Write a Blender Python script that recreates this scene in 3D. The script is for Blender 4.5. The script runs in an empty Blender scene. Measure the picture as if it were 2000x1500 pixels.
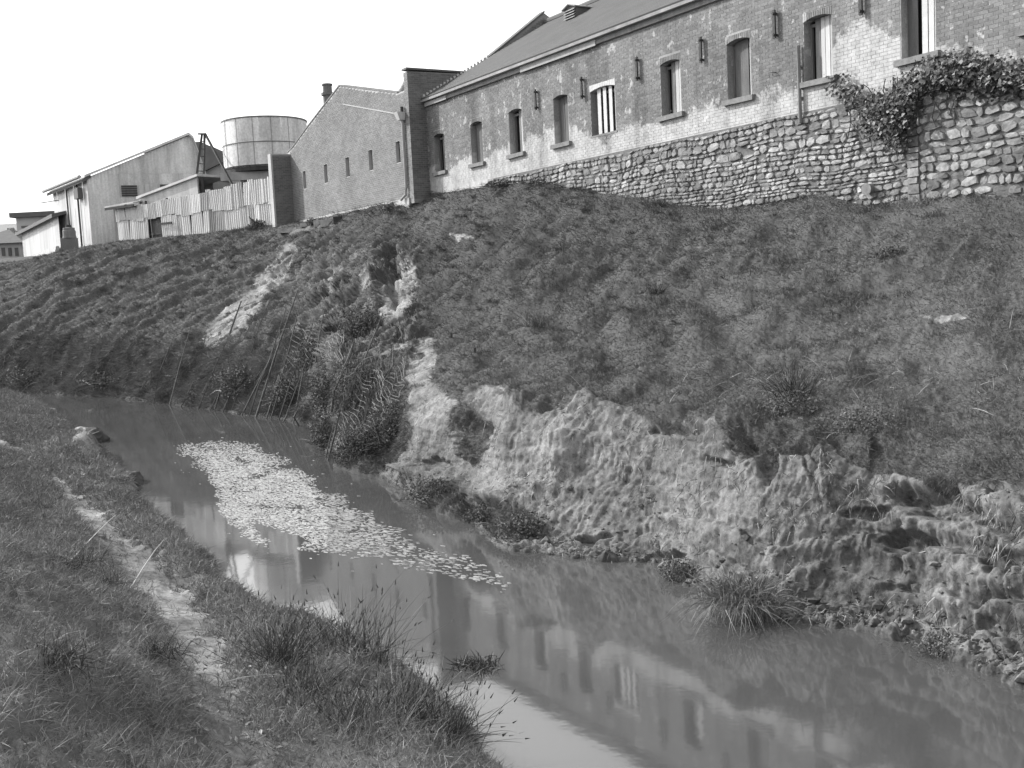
import bpy, math, random
import numpy as np
from mathutils import Matrix, Vector
rng = np.random.default_rng(7); random.seed(7)
sc = bpy.context.scene; COL = sc.collection
# ------------------------------------------------------------------ camera, sky, sun, exposure
FPX, EYE = 2100.0, 4.3                      # focal length in photo pixels (2000 wide), eye height over the water
PITCH, ROLL = math.radians(5.4336), math.radians(-2.8624)
cam = bpy.data.objects.new('camera', bpy.data.cameras.new('camera')); COL.objects.link(cam)
cam.data.sensor_width = 36; cam.data.lens = 36*FPX/2000; cam.data.clip_end = 3000; cam.data.clip_start = .1
cam.matrix_world = Matrix.Translation((0, 0, EYE)) @ Matrix.Rotation(math.pi/2-PITCH, 4, 'X') @ Matrix.Rotation(ROLL, 4, 'Z')
sc.camera = cam
SUN = np.array([-.915, .404]); SUN /= np.hypot(*SUN); SUN_EL = math.radians(33)
w = bpy.data.worlds.new('World'); sc.world = w; w.use_nodes = True
nt = w.node_tree; nt.nodes.clear()
sky = nt.nodes.new('ShaderNodeTexSky'); sky.sky_type = 'NISHITA'; sky.sun_disc = False
sky.sun_elevation = SUN_EL; sky.sun_rotation = math.atan2(SUN[0], SUN[1]) % (2*math.pi)
sky.air_density = 1.0; sky.dust_density = 2.5; sky.ozone_density = 1.0
bw = nt.nodes.new('ShaderNodeSeparateColor')   # black and white film of the time sees blue light: use the blue channel
bgn = nt.nodes.new('ShaderNodeBackground'); bgn.inputs[1].default_value = .15
wo = nt.nodes.new('ShaderNodeOutputWorld')
nt.links.new(sky.outputs[0], bw.inputs[0]); nt.links.new(bw.outputs[2], bgn.inputs[0]); nt.links.new(bgn.outputs[0], wo.inputs[0])
sl = bpy.data.lights.new('sun', 'SUN'); sl.energy = 2.4; sl.angle = math.radians(.5); sl.color = (1, .995, .985)
so = bpy.data.objects.new('sun', sl); COL.objects.link(so)
sdir = Vector((SUN[0]*math.cos(SUN_EL), SUN[1]*math.cos(SUN_EL), math.sin(SUN_EL)))
so.rotation_euler = sdir.to_track_quat('Z', 'Y').to_euler()
sc.view_settings.view_transform = 'Standard'; sc.view_settings.look = 'None'
sc.view_settings.exposure = 1.1; sc.view_settings.gamma = 1; sc.view_settings.use_curve_mapping = False

# ------------------------------------------------------------------ surveying helpers
def _rx(a): c, s = math.cos(a), math.sin(a); return np.array([[1, 0, 0], [0, c, -s], [0, s, c]])
def _rz(a): c, s = math.cos(a), math.sin(a); return np.array([[c, -s, 0], [s, c, 0], [0, 0, 1]])
RC = _rx(math.pi/2-PITCH) @ _rz(ROLL); CC = np.array([0, 0, EYE])
def ray(px, py): return RC @ np.array([(px-1000)/FPX, -(py-750)/FPX, -1.])
def atD(px, py, D): d = ray(px, py); return CC + d*(D/d[1])
def atZ(px, py, z=0.): d = ray(px, py); return CC + d*((z-EYE)/d[2])
def project(P):
    q = (P-CC) @ RC
    return 1000+FPX*q[..., 0]/-q[..., 2], 750-FPX*q[..., 1]/-q[..., 2]
U = np.array([-.51774, .85554]); N = np.array([-.85554, -.51774]); W0 = np.array([8., 28.])   # warehouse wall line and its outward normal
def onwall(px, py, off=0.):
    d = ray(px, py); A = W0+N*off; t = (N@(A-CC[:2]))/(N@d[:2]); p = CC+d*t
    return (p[:2]-W0)@U, p[2]
def WF(s, off, z): p = W0+U*s+N*off; return (p[0], p[1], z)

_perm = np.random.default_rng(3).permutation(256); _perm = np.concatenate([_perm, _perm, _perm])
_g3 = np.random.default_rng(5).normal(size=(256, 3)); _g3 /= np.linalg.norm(_g3, axis=1)[:, None]
def perlin(P):
    P = np.asarray(P, float); i = np.floor(P).astype(int); f = P-i; i &= 255; wt = f*f*f*(f*(f*6-15)+10)
    out = 0
    for dx in (0, 1):
        for dy in (0, 1):
            for dz in (0, 1):
                h = _perm[_perm[_perm[(i[..., 0]+dx) & 255]+((i[..., 1]+dy) & 255)]+((i[..., 2]+dz) & 255)]
                g = _g3[h]; d = f-np.array([dx, dy, dz])
                ww = (wt[..., 0] if dx else 1-wt[..., 0])*(wt[..., 1] if dy else 1-wt[..., 1])*(wt[..., 2] if dz else 1-wt[..., 2])
                out = out+ww*(g*d).sum(-1)
    return out*1.6
def fbm(P, o=4, gain=.5, lac=2.03):
    a, s, r = 1., 1., 0
    for k in range(o): r = r+a*perlin(np.asarray(P)*s+17.3*k); a *= gain; s *= lac
    return r
def sstep(x, a, b): t = np.clip((x-a)/(b-a), 0, 1); return t*t*(3-2*t)
def polysd(px, py, poly):                    # signed distance to a polygon, positive inside
    poly = np.array(poly, float); d = np.full(px.shape, 1e9); ins = np.zeros(px.shape, bool)
    for (x0, y0), (x1, y1) in zip(poly, np.roll(poly, -1, 0)):
        ex, ey = x1-x0, y1-y0; t = np.clip(((px-x0)*ex+(py-y0)*ey)/(ex*ex+ey*ey+1e-9), 0, 1)
        d = np.minimum(d, np.hypot(px-x0-t*ex, py-y0-t*ey))
        ins ^= ((y0 > py) != (y1 > py)) & (px < (x1-x0)*(py-y0)/(y1-y0+1e-12)+x0)
    return np.where(ins, d, -d)
def linedist(px, py, pts):                   # distance to a polyline with radius per vertex, >0 inside
    best = np.full(px.shape, -1e9)
    for (x0, y0, r0), (x1, y1, r1) in zip(pts[:-1], pts[1:]):
        ex, ey = x1-x0, y1-y0; t = np.clip(((px-x0)*ex+(py-y0)*ey)/(ex*ex+ey*ey), 0, 1)
        best = np.maximum(best, 1-np.hypot(px-x0-t*ex, py-y0-t*ey)/(r0+(r1-r0)*t))
    return best

# ------------------------------------------------------------------ materials
class NT:
    def __init__(s, name):
        s.m = bpy.data.materials.new(name); s.m.use_nodes = True; s.t = s.m.node_tree; s.t.nodes.clear()
        s.out = s.t.nodes.new('ShaderNodeOutputMaterial'); s.b = s.t.nodes.new('ShaderNodeBsdfPrincipled')
        s.t.links.new(s.b.outputs[0], s.out.inputs[0])
    def n(s, typ, **k):
        nd = s.t.nodes.new(typ)
        for a, v in k.items():
            if a.startswith('_'): setattr(nd, a[1:], v)
        return nd
    def put(s, sock, v):
        if isinstance(v, (int, float, tuple)): sock.default_value = v
        else: s.t.links.new(v, sock)
    def math(s, op, a, b=0., c=None, clamp=False):
        nd = s.t.nodes.new('ShaderNodeMath'); nd.operation = op; nd.use_clamp = clamp
        s.put(nd.inputs[0], a); s.put(nd.inputs[1], b)
        if c is not None: s.put(nd.inputs[2], c)
        return nd.outputs[0]
    def noise(s, scale, detail=4., rough=.6, vec=None, dist=0.):
        nd = s.t.nodes.new('ShaderNodeTexNoise'); nd.inputs['Scale'].default_value = scale; nd.inputs['Detail'].default_value = detail
        nd.inputs['Roughness'].default_value = rough; nd.inputs['Distortion'].default_value = dist
        s.t.links.new(vec if vec is not None else s.pos(), nd.inputs['Vector']); return nd.outputs[0]
    def pos(s):
        if not hasattr(s, '_p'): s._p = s.t.nodes.new('ShaderNodeNewGeometry').outputs['Position']
        return s._p
    def scaled(s, v, rot=None):
        nd = s.t.nodes.new('ShaderNodeMapping'); nd.inputs['Scale'].default_value = v
        if rot: nd.inputs['Rotation'].default_value = rot
        s.t.links.new(s.pos(), nd.inputs[0]); return nd.outputs[0]
    def mr(s, x, a, b, c=0., d=1.):
        nd = s.t.nodes.new('ShaderNodeMapRange'); s.put(nd.inputs[0], x)
        for i, v in zip((1, 2, 3, 4), (a, b, c, d)): s.put(nd.inputs[i], v)
        return nd.outputs[0]
    def mix(s, f, a, b):
        nd = s.t.nodes.new('ShaderNodeMix'); s.put(nd.inputs[0], f); s.put(nd.inputs[2], a); s.put(nd.inputs[3], b); return nd.outputs[0]
    def attr(s, name):
        nd = s.t.nodes.new('ShaderNodeAttribute'); nd.attribute_name = name; return nd.outputs['Fac']
    def orand(s): return s.t.nodes.new('ShaderNodeObjectInfo').outputs['Random']
    def color(s, v):
        v = s.math('MULTIPLY', v, .72)
        nd = s.t.nodes.new('ShaderNodeCombineColor')
        for k in range(3): s.put(nd.inputs[k], v)
        s.t.links.new(nd.outputs[0], s.b.inputs['Base Color']); return s
    def bump(s, h, strength=.5, dist=.02):
        nd = s.t.nodes.new('ShaderNodeBump'); nd.inputs['Strength'].default_value = strength; nd.inputs['Distance'].default_value = dist
        s.t.links.new(h, nd.inputs['Height']); s.t.links.new(nd.outputs[0], s.b.inputs['Normal']); return s
    def rough(s, r, spec=.3, metal=0.):
        s.put(s.b.inputs['Roughness'], r); s.b.inputs['Specular IOR Level'].default_value = spec; s.b.inputs['Metallic'].default_value = metal; return s
def plain(name, tone, var=.25, scale=3., rough=.85, metal=0., bump=.3, bd=.01, vstreak=False, orand=0., spec=.25):
    t = NT(name); vec = t.scaled((1, 1, .18)) if vstreak else None
    nz = t.noise(scale, 6., .65, vec); fine = t.noise(scale*9, 3., .6)
    v = t.math('MULTIPLY', tone, t.mr(nz, .3, .7, 1-var, 1+var)); v = t.math('MULTIPLY', v, t.mr(fine, .3, .7, 1-var*.4, 1+var*.4))
    if orand: v = t.math('MULTIPLY', v, t.mr(t.orand(), 0., 1., 1-orand, 1+orand))
    return t.color(v).bump(fine, bump, bd).rough(rough, spec, metal).m
M = {}
def mat_ground(name):
    t = NT(name); bare = t.attr('bare'); tone = t.attr('tone')
    g1 = t.noise(1.1, 5., .65); g2 = t.noise(14., 5., .7)
    grass = t.math('MULTIPLY', t.mr(g1, .3, .7, .085, .12), t.mr(g2, .3, .7, .7, 1.3))
    c1 = t.noise(.9, 4., .6); c2 = t.noise(5., 6., .7, t.scaled((1.6, 1.6, .22))); c3 = t.noise(38., 4., .7); c4 = t.noise(9., 5., .75)
    clay = t.math('MULTIPLY', t.mr(c1, .34, .66, .115, .27), t.mr(c2, .3, .7, .6, 1.35)); clay = t.math('MULTIPLY', clay, t.mr(c3, .3, .7, .8, 1.2))
    clay = t.math('MULTIPLY', clay, t.mr(c4, .36, .5, .55, 1.))
    edge = t.mr(t.math('ADD', bare, t.math('MULTIPLY', t.math('SUBTRACT', t.noise(7., 5., .7), .5), .9)), .42, .58)
    v = t.math('MULTIPLY', t.mix(edge, grass, clay), tone)
    h = t.math('ADD', t.math('MULTIPLY', g2, .6), t.math('ADD', t.math('MULTIPLY', c3, .5), c2))
    return t.color(v).bump(h, .5, .03).rough(.95, .1).m
def attr_mat(name, rough=.8, spec=.2, trans=0.):
    t = NT(name); v = t.math('MULTIPLY', t.attr('tone'), t.mr(t.noise(30., 2.), .3, .7, .85, 1.15))
    t.color(v).rough(rough, spec)
    return t.m
M['ground'] = mat_ground('bank_soil_and_turf'); M['blade'] = attr_mat('grass_blade', .7); M['leaf'] = attr_mat('leaf', .75, .15); M['stone'] = None
# near path clay
def brick_mat(name, lo, hi, orand=False, wash=None):
    t = NT(name); rnd = t.orand() if orand else t.attr('tone')
    v = t.mr(rnd, 0., 1., lo, hi); v = t.math('MULTIPLY', v, t.mr(t.noise(22., 4.), .3, .7, .8, 1.2))
    v = t.math('MULTIPLY', v, t.mr(t.noise(.55, 5., .65), .32, .68, .8, 1.2))
    if wash: v = wash(t, v)
    return t.color(v).bump(t.noise(60., 3.), .4, .006).rough(.9, .15).m
WPROF = [(825,300),(848,312),(872,318),(905,312),(950,303),(975,292),(990,285),(1020,272),(1045,262),(1066,258),(1082,240),(1120,238),(1135,252),(1155,265),(1180,278),(1205,262),(1225,245),(1245,238),(1280,236),(1315,226),(1345,214),(1375,210),(1410,196),(1445,192),(1490,180),(1520,168),(1560,160),(1600,150),(1632,78),(1665,66),(1700,54),(1740,62),(1785,92),(1850,82),(2000,110)]
_wp = sorted([onwall(a, b) for a, b in WPROF])
def whitewash(t, v):
    dp = t.t.nodes.new('ShaderNodeVectorMath'); dp.operation = 'DOT_PRODUCT'; t.t.links.new(t.pos(), dp.inputs[0]); dp.inputs[1].default_value = (U[0], U[1], 0)
    s = t.math('SUBTRACT', dp.outputs['Value'], float(W0@U))
    sep = t.t.nodes.new('ShaderNodeSeparateXYZ'); t.t.links.new(t.pos(), sep.inputs[0]); z = sep.outputs[2]
    cr = t.t.nodes.new('ShaderNodeValToRGB'); el = cr.color_ramp.elements
    pts = [(min(max((a+16)/40, 0), 1), min(max((b-8.)/4, 0), 1)) for a, b in _wp]
    pts = pts[:31]
    el[0].position, el[1].position = pts[0][0], pts[-1][0]
    el[0].color = (pts[0][1],)*3+(1,); el[1].color = (pts[-1][1],)*3+(1,)
    for p, h in pts[1:-1]:
        e = el.new(p); e.color = (h, h, h, 1)
    t.t.links.new(t.math('DIVIDE', t.math('ADD', s, 16.), 40.), cr.inputs[0])
    top = t.math('ADD', t.math('MULTIPLY', cr.outputs[0], 4.), 8.)
    big = t.math('SUBTRACT', t.noise(1.0, 7., .72), .5); fine = t.math('SUBTRACT', t.noise(9., 5., .75), .5)
    d = t.math('ADD', t.math('SUBTRACT', top, z), t.math('ADD', t.math('MULTIPLY', big, 2.2), t.math('MULTIPLY', fine, .7)))
    m1 = t.mr(d, -.04, .12)
    holes = t.mr(t.noise(2.4, 7., .75), .33, .40, .35, 1.); m1 = t.math('MULTIPLY', m1, holes)
    fl = t.mr(t.noise(3.1, 3., .6, t.scaled((1, 1, .8))), .615, .65, 0., .8)        # stray daubs higher up
    fl2 = t.mr(t.noise(10., 3., .7), .66, .70, 0., .8); m = t.math('MAXIMUM', m1, t.math('MAXIMUM', fl, fl2))
    dirt = t.mr(t.noise(5., 6., .7), .3, .7, .42, .74)
    damp = t.mr(t.noise(1.3, 5., .65, t.scaled((1, 1, .12))), .46, .7, 1., .6)  # damp streaks
    return t.math('MULTIPLY', t.mix(m, v, dirt), damp)
M['brick_w'] = brick_mat('old_brick', .21, .30, False, whitewash); M['brick_wo'] = brick_mat('old_brick_single', .21, .30, True, whitewash)
M['mortar_w'] = brick_mat('old_mortar', .36, .44, False, whitewash)
M['brick_g'] = brick_mat('newer_brick', .22, .30); M['mortar_g'] = plain('pale_mortar', .52, .1)
M['brick_d'] = brick_mat('dark_and_shaded_brick', .17, .24); M['mortar_d'] = plain('shaded_mortar', .33, .1)  # darker copies, also put shade into the fire and fin wall sides
M['roof'] = plain('weathered_slate_roof', .15, .12, 1.2, .75)
M['timber'] = plain('dark_timber', .07, .3, 4., vstreak=True); M['greywood'] = plain('weathered_timber', .24, .3, 5., vstreak=True)
M['board'] = plain('pale_painted_board', .62, .15, 4., vstreak=True, orand=.12); M['board_dark'] = plain('dark_board', .17, .3, 4., vstreak=True)
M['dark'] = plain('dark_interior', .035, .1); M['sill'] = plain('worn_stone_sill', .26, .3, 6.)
M['white'] = plain('whitewashed_timber', .7, .12, 4.); M['iron'] = plain('rusty_iron', .06, .4, 10., .7); M['concrete'] = plain('rendered_concrete', .5, .2, 1.5, vstreak=True)
M['gutter'] = plain('pale_gutter', .36, .3, 1.3); M['footing'] = plain('pale_footing', .5, .35, 3.)
M['tin'] = plain('galvanised_iron', .60, .3, 2.2, .6, .0, vstreak=True, orand=.55, spec=.4)
M['tin_shed'] = plain('shed_iron', .72, .34, 1.1, .6, .0, vstreak=True, orand=.10, spec=.35)
M['tin_dark'] = plain('rusted_iron', .34, .3, 3., .8, .0, vstreak=True, orand=.3)
M['tin_pale'] = plain('pale_galvanised_iron', .62, .2, 1.8, .6, .0, vstreak=True, orand=.14, spec=.35)
M['tank'] = plain('stained_tank_iron', .80, .42, .9, .7, .0, vstreak=True, orand=.1)
M['pipe'] = plain('painted_pipe', .42, .15, 5.); M['far_roof'] = plain('far_dark_roof', .16, .15, 2.); M['far_wall'] = plain('far_pale_wall', .6, .08, 1.)
M['far_tin'] = plain('far_light_roof', .45, .08, 1.)
def stone_mat(name, orand):
    t = NT(name); rnd = t.orand() if orand else t.attr('tone')
    v = t.math('MULTIPLY', t.mr(rnd, 0., 1., .22, .52), t.mr(t.noise(7., 6., .7), .3, .7, .6, 1.3))
    v = t.math('MULTIPLY', v, t.mr(t.noise(.5, 4.), .35, .65, .72, 1.15))
    return t.color(v).bump(t.noise(24., 5., .7), .6, .02).rough(.9, .15).m
M['stone'] = stone_mat('rubble_stone', True); M['stone_j'] = stone_mat('rubble_stone_mass', False); M['joint'] = plain('recessed_lime_joint', .17, .4, 4.)
M['wire'] = plain('weathered_wire', .26, .1, 3.); M['stake'] = plain('weathered_stake', .12, .4, 6.)
def mat_water():
    t = NT('muddy_water'); n1 = t.noise(.5, 3., .5); t.color(t.mr(n1, .3, .7, .09, .11))
    n2 = t.noise(2.2, 3., .55, t.scaled((1, 1, 1))); n3 = t.noise(9., 2., .5)
    t.bump(t.math('ADD', n2, t.math('MULTIPLY', n3, .15)), .045, .02); t.rough(.052, .5); t.b.inputs['IOR'].default_value = 2.4; return t.m
M['water'] = mat_water(); M['foam'] = attr_mat('pale_scum', .8)

# ------------------------------------------------------------------ object helpers
def tag(o, label=None, cat=None, group=None, kind=None):
    if label: o['label'] = label
    if cat: o['category'] = cat
    if group: o['group'] = group
    if kind: o['kind'] = kind
    return o
def thing(name, label, cat, loc, group=None):
    o = bpy.data.objects.new(name, None); o.empty_display_size = .2; COL.objects.link(o); o.location = tuple(map(float, loc))
    bpy.context.view_layer.update() if False else None
    return tag(o, label, cat, group)
def link(name, me, mat, parent=None, kind=None):
    if mat is not None and not me.materials: me.materials.append(M[mat] if isinstance(mat, str) else mat)
    o = bpy.data.objects.new(name, me); COL.objects.link(o)
    if parent is not None:
        o.parent = parent; p = parent; L = Vector((0, 0, 0))
        while p is not None: L += p.location; p = p.parent
        o.location = -L                       # parents are never rotated: mesh coordinates stay world coordinates
    if kind: o['kind'] = kind
    return o
def npmesh(name, V, counts, idx, attrs=None, smooth=False):
    me = bpy.data.meshes.new(name); V = np.asarray(V, np.float32); counts = np.asarray(counts, np.int32); idx = np.asarray(idx, np.int32)
    me.vertices.add(len(V)); me.vertices.foreach_set('co', V.ravel())
    me.loops.add(len(idx)); me.loops.foreach_set('vertex_index', idx)
    me.polygons.add(len(counts)); st = np.zeros(len(counts), np.int32); st[1:] = np.cumsum(counts)[:-1]
    me.polygons.foreach_set('loop_start', st); me.polygons.foreach_set('loop_total', counts)
    me.polygons.foreach_set('use_smooth', np.full(len(counts), bool(smooth)))
    for k, a in (attrs or {}).items():
        at = me.attributes.new(k, 'FLOAT', 'POINT'); at.data.foreach_set('value', np.asarray(a, np.float32))
    me.update(calc_edges=True); me.validate(); return me
class MB:
    def __init__(s): s.v = []; s.f = []; s.t = []
    def add(s, vs, fs, tone=.5):
        b = len(s.v); s.v += [tuple(map(float, p)) for p in vs]; s.f += [[b+i for i in f] for f in fs]; s.t += [tone]*len(vs); return s
    def hexa(s, p8, tone=.5):                 # bottom 4 then top 4
        return s.add(p8, [(3, 2, 1, 0), (4, 5, 6, 7), (0, 1, 5, 4), (1, 2, 6, 5), (2, 3, 7, 6), (3, 0, 4, 7)], tone)
    def wbox(s, s0, s1, o0, o1, z0, z1, tone=.5):
        return s.hexa([WF(a, b, z) for z in (z0, z1) for a, b in ((s0, o0), (s1, o0), (s1, o1), (s0, o1))], tone)
    def prism(s, base, vec, tone=.5):         # polygon base (3D points) swept along vec
        n = len(base); base = [np.array(p, float) for p in base]; vec = np.array(vec, float)
        vs = base+[p+vec for p in base]
        return s.add(vs, [list(range(n))[::-1], list(range(n, 2*n))]+[(i, (i+1) % n, n+(i+1) % n, n+i) for i in range(n)], tone)
    def tube(s, pts, r, n=8, tone=.5, cap=True):
        pts = [Vector(p) for p in pts]; rs = r if isinstance(r, (list, tuple)) else [r]*len(pts); rings = []
        for k, p in enumerate(pts):
            d = (pts[min(k+1, len(pts)-1)]-pts[max(k-1, 0)]).normalized()
            a = d.cross(Vector((.3, .2, 1)) if abs(d.z) < .95 else Vector((1, 0, 0))).normalized(); b = d.cross(a)
            rings.append([p+a*(rs[k]*math.cos(2*math.pi*i/n))+b*(rs[k]*math.sin(2*math.pi*i/n)) for i in range(n)])
        vs = [q for rg in rings for q in rg]; fs = [(k*n+i, k*n+(i+1) % n, (k+1)*n+(i+1) % n, (k+1)*n+i) for k in range(len(pts)-1) for i in range(n)]
        if cap: fs += [tuple(range(n))[::-1], tuple((len(pts)-1)*n+i for i in range(n))]
        return s.add(vs, fs, tone)
    def build(s, name, mat, parent=None, kind=None, smooth=False, label=None):
        me = bpy.data.meshes.new(name); me.from_pydata(s.v, [], s.f)
        a = me.attributes.new('tone', 'FLOAT', 'POINT'); a.data.foreach_set('value', np.array(s.t, np.float32))
        if smooth: me.polygons.foreach_set('use_smooth', np.ones(len(s.f), bool))
        me.update(); o = link(name, me, mat, parent, kind)
        if label: o['label'] = label
        return o
def beam(a, b, wd, tone=.5, mb=None, up=(0, 0, 1)):
    mb = mb or MB(); a, b = Vector(a), Vector(b); d = (b-a).normalized(); x = d.cross(Vector(up))
    if x.length < .1: x = d.cross(Vector((1, 0, 0)))
    x = x.normalized()*wd/2; y = d.cross(x).normalized()*wd/2
    return mb.hexa([a-x-y, a+x-y, a+x+y, a-x+y, b-x-y, b+x-y, b+x+y, b-x+y], tone)

# ------------------------------------------------------------------ far bank: sections from water to wall foot
GO = .8   # the gable building stands this much proud of the warehouse wall
def crest(px, py, off): s, z = onwall(px, py, off); return np.array(WF(s, off, z))
T = [0, 0, .045, .09, .13, .30, .53, .80, 1.]
SEC = [ # waterline px; six pixel nodes from foot to upper slope; crest
 ((-900, 745), [(-900,725),(-900,690),(-900,650),(-900,605),(-900,570),(-900,540)], atD(-900, 520, 120)),
 ((-350, 752), [(-350,735),(-350,700),(-350,660),(-350,615),(-350,575),(-350,545)], atD(-350, 522, 88)),
 ((0, 765), [(0,745),(0,705),(0,665),(0,615),(0,570),(0,538)], atD(0, 514, 75)),
 ((120, 771), [(120,750),(120,705),(120,660),(120,605),(122,555),(124,515)], atD(125, 489, 70.5)),
 ((250, 780), [(250,757),(250,712),(250,662),(250,605),(247,550),(243,505)], atD(240, 471, 66.3)),
 ((400, 798), [(400,778),(400,735),(400,682),(400,620),(400,558),(400,500)], atD(400, 456, 61.6)),
 ((500, 813), [(500,797),(500,748),(500,690),(498,622),(495,556),(492,490)], atD(490, 444, 59.6)),
 ((600, 829), [(600,807),(600,756),(600,695),(602,625),(600,556),(595,490)], crest(590, 430, GO-.1)),
 ((655, 905), [(658,850),(660,786),(665,712),(670,632),(674,560),(678,480)], crest(680, 410, GO-.1)),
 ((745, 937), [(746,908),(750,845),(756,765),(765,680),(772,590),(778,490)], crest(770, 392, GO-.1)),
 ((830, 985), [(826,945),(815,885),(818,790),(845,700),(862,600),(855,490)], crest(832, 378, -.1)),
 ((925, 1030), [(930,990),(925,885),(930,778),(945,700),(955,590),(945,470)], crest(925, 366, -.1)),
 ((990, 1072), [(1000,1030),(985,920),(1000,795),(1020,720),(1030,600),(1030,470)], crest(1030, 352, -.1)),
 ((1150, 1095), [(1150,1060),(1140,940),(1150,802),(1160,722),(1165,612),(1165,480)], crest(1150, 368, -.1)),
 ((1280, 1113), [(1280,1072),(1270,955),(1270,822),(1280,735),(1290,620),(1290,495)], crest(1290, 388, -.1)),
 ((1400, 1180), [(1400,1125),(1400,985),(1400,835),(1400,735),(1400,620),(1400,500)], crest(1400, 404, -.1)),
 ((1500, 1212), [(1500,1155),(1500,1005),(1500,850),(1500,740),(1500,620),(1500,500)], crest(1500, 397, -.1)),
 ((1600, 1222), [(1600,1165),(1600,1015),(1600,872),(1600,750),(1600,620),(1600,495)], crest(1600, 374, -.1)),
 ((1700, 1234), [(1700,1185),(1700,1045),(1700,900),(1695,765),(1690,630),(1690,505)], crest(1690, 396, -.1)),
 ((1800, 1268), [(1800,1225),(1800,1080),(1800,930),(1800,780),(1800,635),(1800,500)], crest(1800, 382, -.1)),
 ((1900, 1305), [(1900,1260),(1900,1100),(1900,935),(1900,790),(1900,640),(1900,500)], crest(1900, 378, -.1)),
 ((2060, 1375), [(2060,1320),(2060,1140),(2060,950),(2060,800),(2060,650),(2060,500)], crest(2060, 372, -.1)),
 ((2500, 1600), [(2500,1500),(2500,1250),(2500,1010),(2500,830),(2500,660),(2500,490)], crest(2500, 350, -.1)),
]
rows = []
for wpx, nodes, cr in SEC:
    wp = atZ(*wpx, 0.); Dw, Dc = wp[1], cr[1]; r = [wp+np.array([-.15*1, -.25, -.55]), wp]
    for (px, py), t in zip(nodes, T[2:8]): r.append(atD(px, py, Dw+(Dc-Dw)*t))
    r.append(cr); back = -N
    r.append(np.array([cr[0]+back[0]*.9, cr[1]+back[1]*.9, cr[2]+.02]))
    r.append(np.array([cr[0]+back[0]*8, cr[1]+back[1]*8, 8.15])); r.append(np.array([cr[0]+back[0]*260, cr[1]+back[1]*260, 8.15]))
    rows.append(r)
K = np.array(rows)                                   # sections x rows x 3
def cr_interp(A, x):                                  # Catmull-Rom along axis 0 at positions x
    n = len(A); i = np.clip(np.floor(x).astype(int), 0, n-2); f = (x-i).reshape((-1,)+(1,)*(A.ndim-1))
    p0, p1, p2, p3 = A[np.clip(i-1, 0, n-1)], A[i], A[i+1], A[np.clip(i+2, 0, n-1)]
    m1, m2 = (p2-p0)*.42, (p3-p1)*.42
    return (2*f**3-3*f**2+1)*p1+(f**3-2*f**2+f)*m1+(-2*f**3+3*f**2)*p2+(f**3-f**2)*m2
upx = np.array([s[0][0] for s in SEC], float)
ucols = np.concatenate([np.linspace(-900, -40, 60)[:-1], np.linspace(-40, 2080, 830), np.linspace(2080, 2500, 40)[1:]])
ux = np.interp(ucols, upx, np.arange(len(SEC)))
vrows = np.concatenate([np.linspace(0, 1, 6)[:-1], np.linspace(1, 4, 165)[:-1], np.linspace(4, 8, 170)[:-1], np.linspace(8, 9, 10)[:-1], np.linspace(9, 10, 12)[:-1], np.linspace(10, 11, 8)])
G = cr_interp(K, ux); G = cr_interp(G.transpose(1, 0, 2), vrows).transpose(1, 0, 2)        # cols x rows x 3
Kl = cr_interp(K, ux); m_ = vrows > 8; iv = np.clip(np.floor(vrows[m_]).astype(int), 8, 10); fv = (vrows[m_]-iv)[None, :, None]
G[:, m_] = Kl[:, iv]*(1-fv)+Kl[:, iv+1]*fv             # straight behind the crest
VV = np.broadcast_to(vrows, G.shape[:2]); UU = np.broadcast_to(ucols[:, None], G.shape[:2])
def normals(G):
    a = np.gradient(G, axis=0); b = np.gradient(G, axis=1); n = np.cross(a, b); n /= np.linalg.norm(n, axis=-1)[..., None]+1e-9; return n
NR = normals(G)
if NR[400, 200] @ np.array([N[0], N[1], .5]) < 0: NR = -NR
_k = np.hanning(121); _k /= _k.sum(); _w = (sstep(vrows, 4.2, 5.)*(1-sstep(vrows, 7.6, 7.98)))[None, :, None]
_Gp = np.concatenate([np.repeat(G[:1], 60, 0), G, np.repeat(G[-1:], 60, 0)]); _Gs = np.stack([[np.convolve(_Gp[:, r, c], _k, 'valid') for r in range(G.shape[1])] for c in range(3)], -1).transpose(1, 0, 2)
_i = np.arange(len(G)); _w = _w*(sstep(_i, 60, 130)*(1-sstep(_i, len(G)-130, len(G)-60)))[:, None, None]; G = G*(1-_w)+_Gs*_w; NR = normals(G)
if NR[400, 200] @ np.array([N[0], N[1], .5]) < 0: NR = -NR
PX, PY = project(G)
j1, j2 = fbm(G*1.3, 4), fbm(G*1.3+50, 4)
j3, j4 = fbm(G*4+9, 3), fbm(G*4+70, 3); qx, qy = PX+j1*7+j3*5, PY+j2*4+j4*4
CLIFF = [(797,752),(845,748),(868,770),(905,785),(940,768),(985,762),(992,792),(1060,808),(1110,806),(1150,792),(1215,796),(1245,812),(1300,832),(1350,825),(1410,832),(1440,866),(1510,880),(1560,884),(1620,872),(1660,902),(1720,925),(1760,925),(1830,945),(1900,940),(2100,950),(2600,1100),(2600,1700),(1600,1330),(1300,1200),(900,1100),(730,950),(740,930),(790,900),(805,850)]
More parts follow.
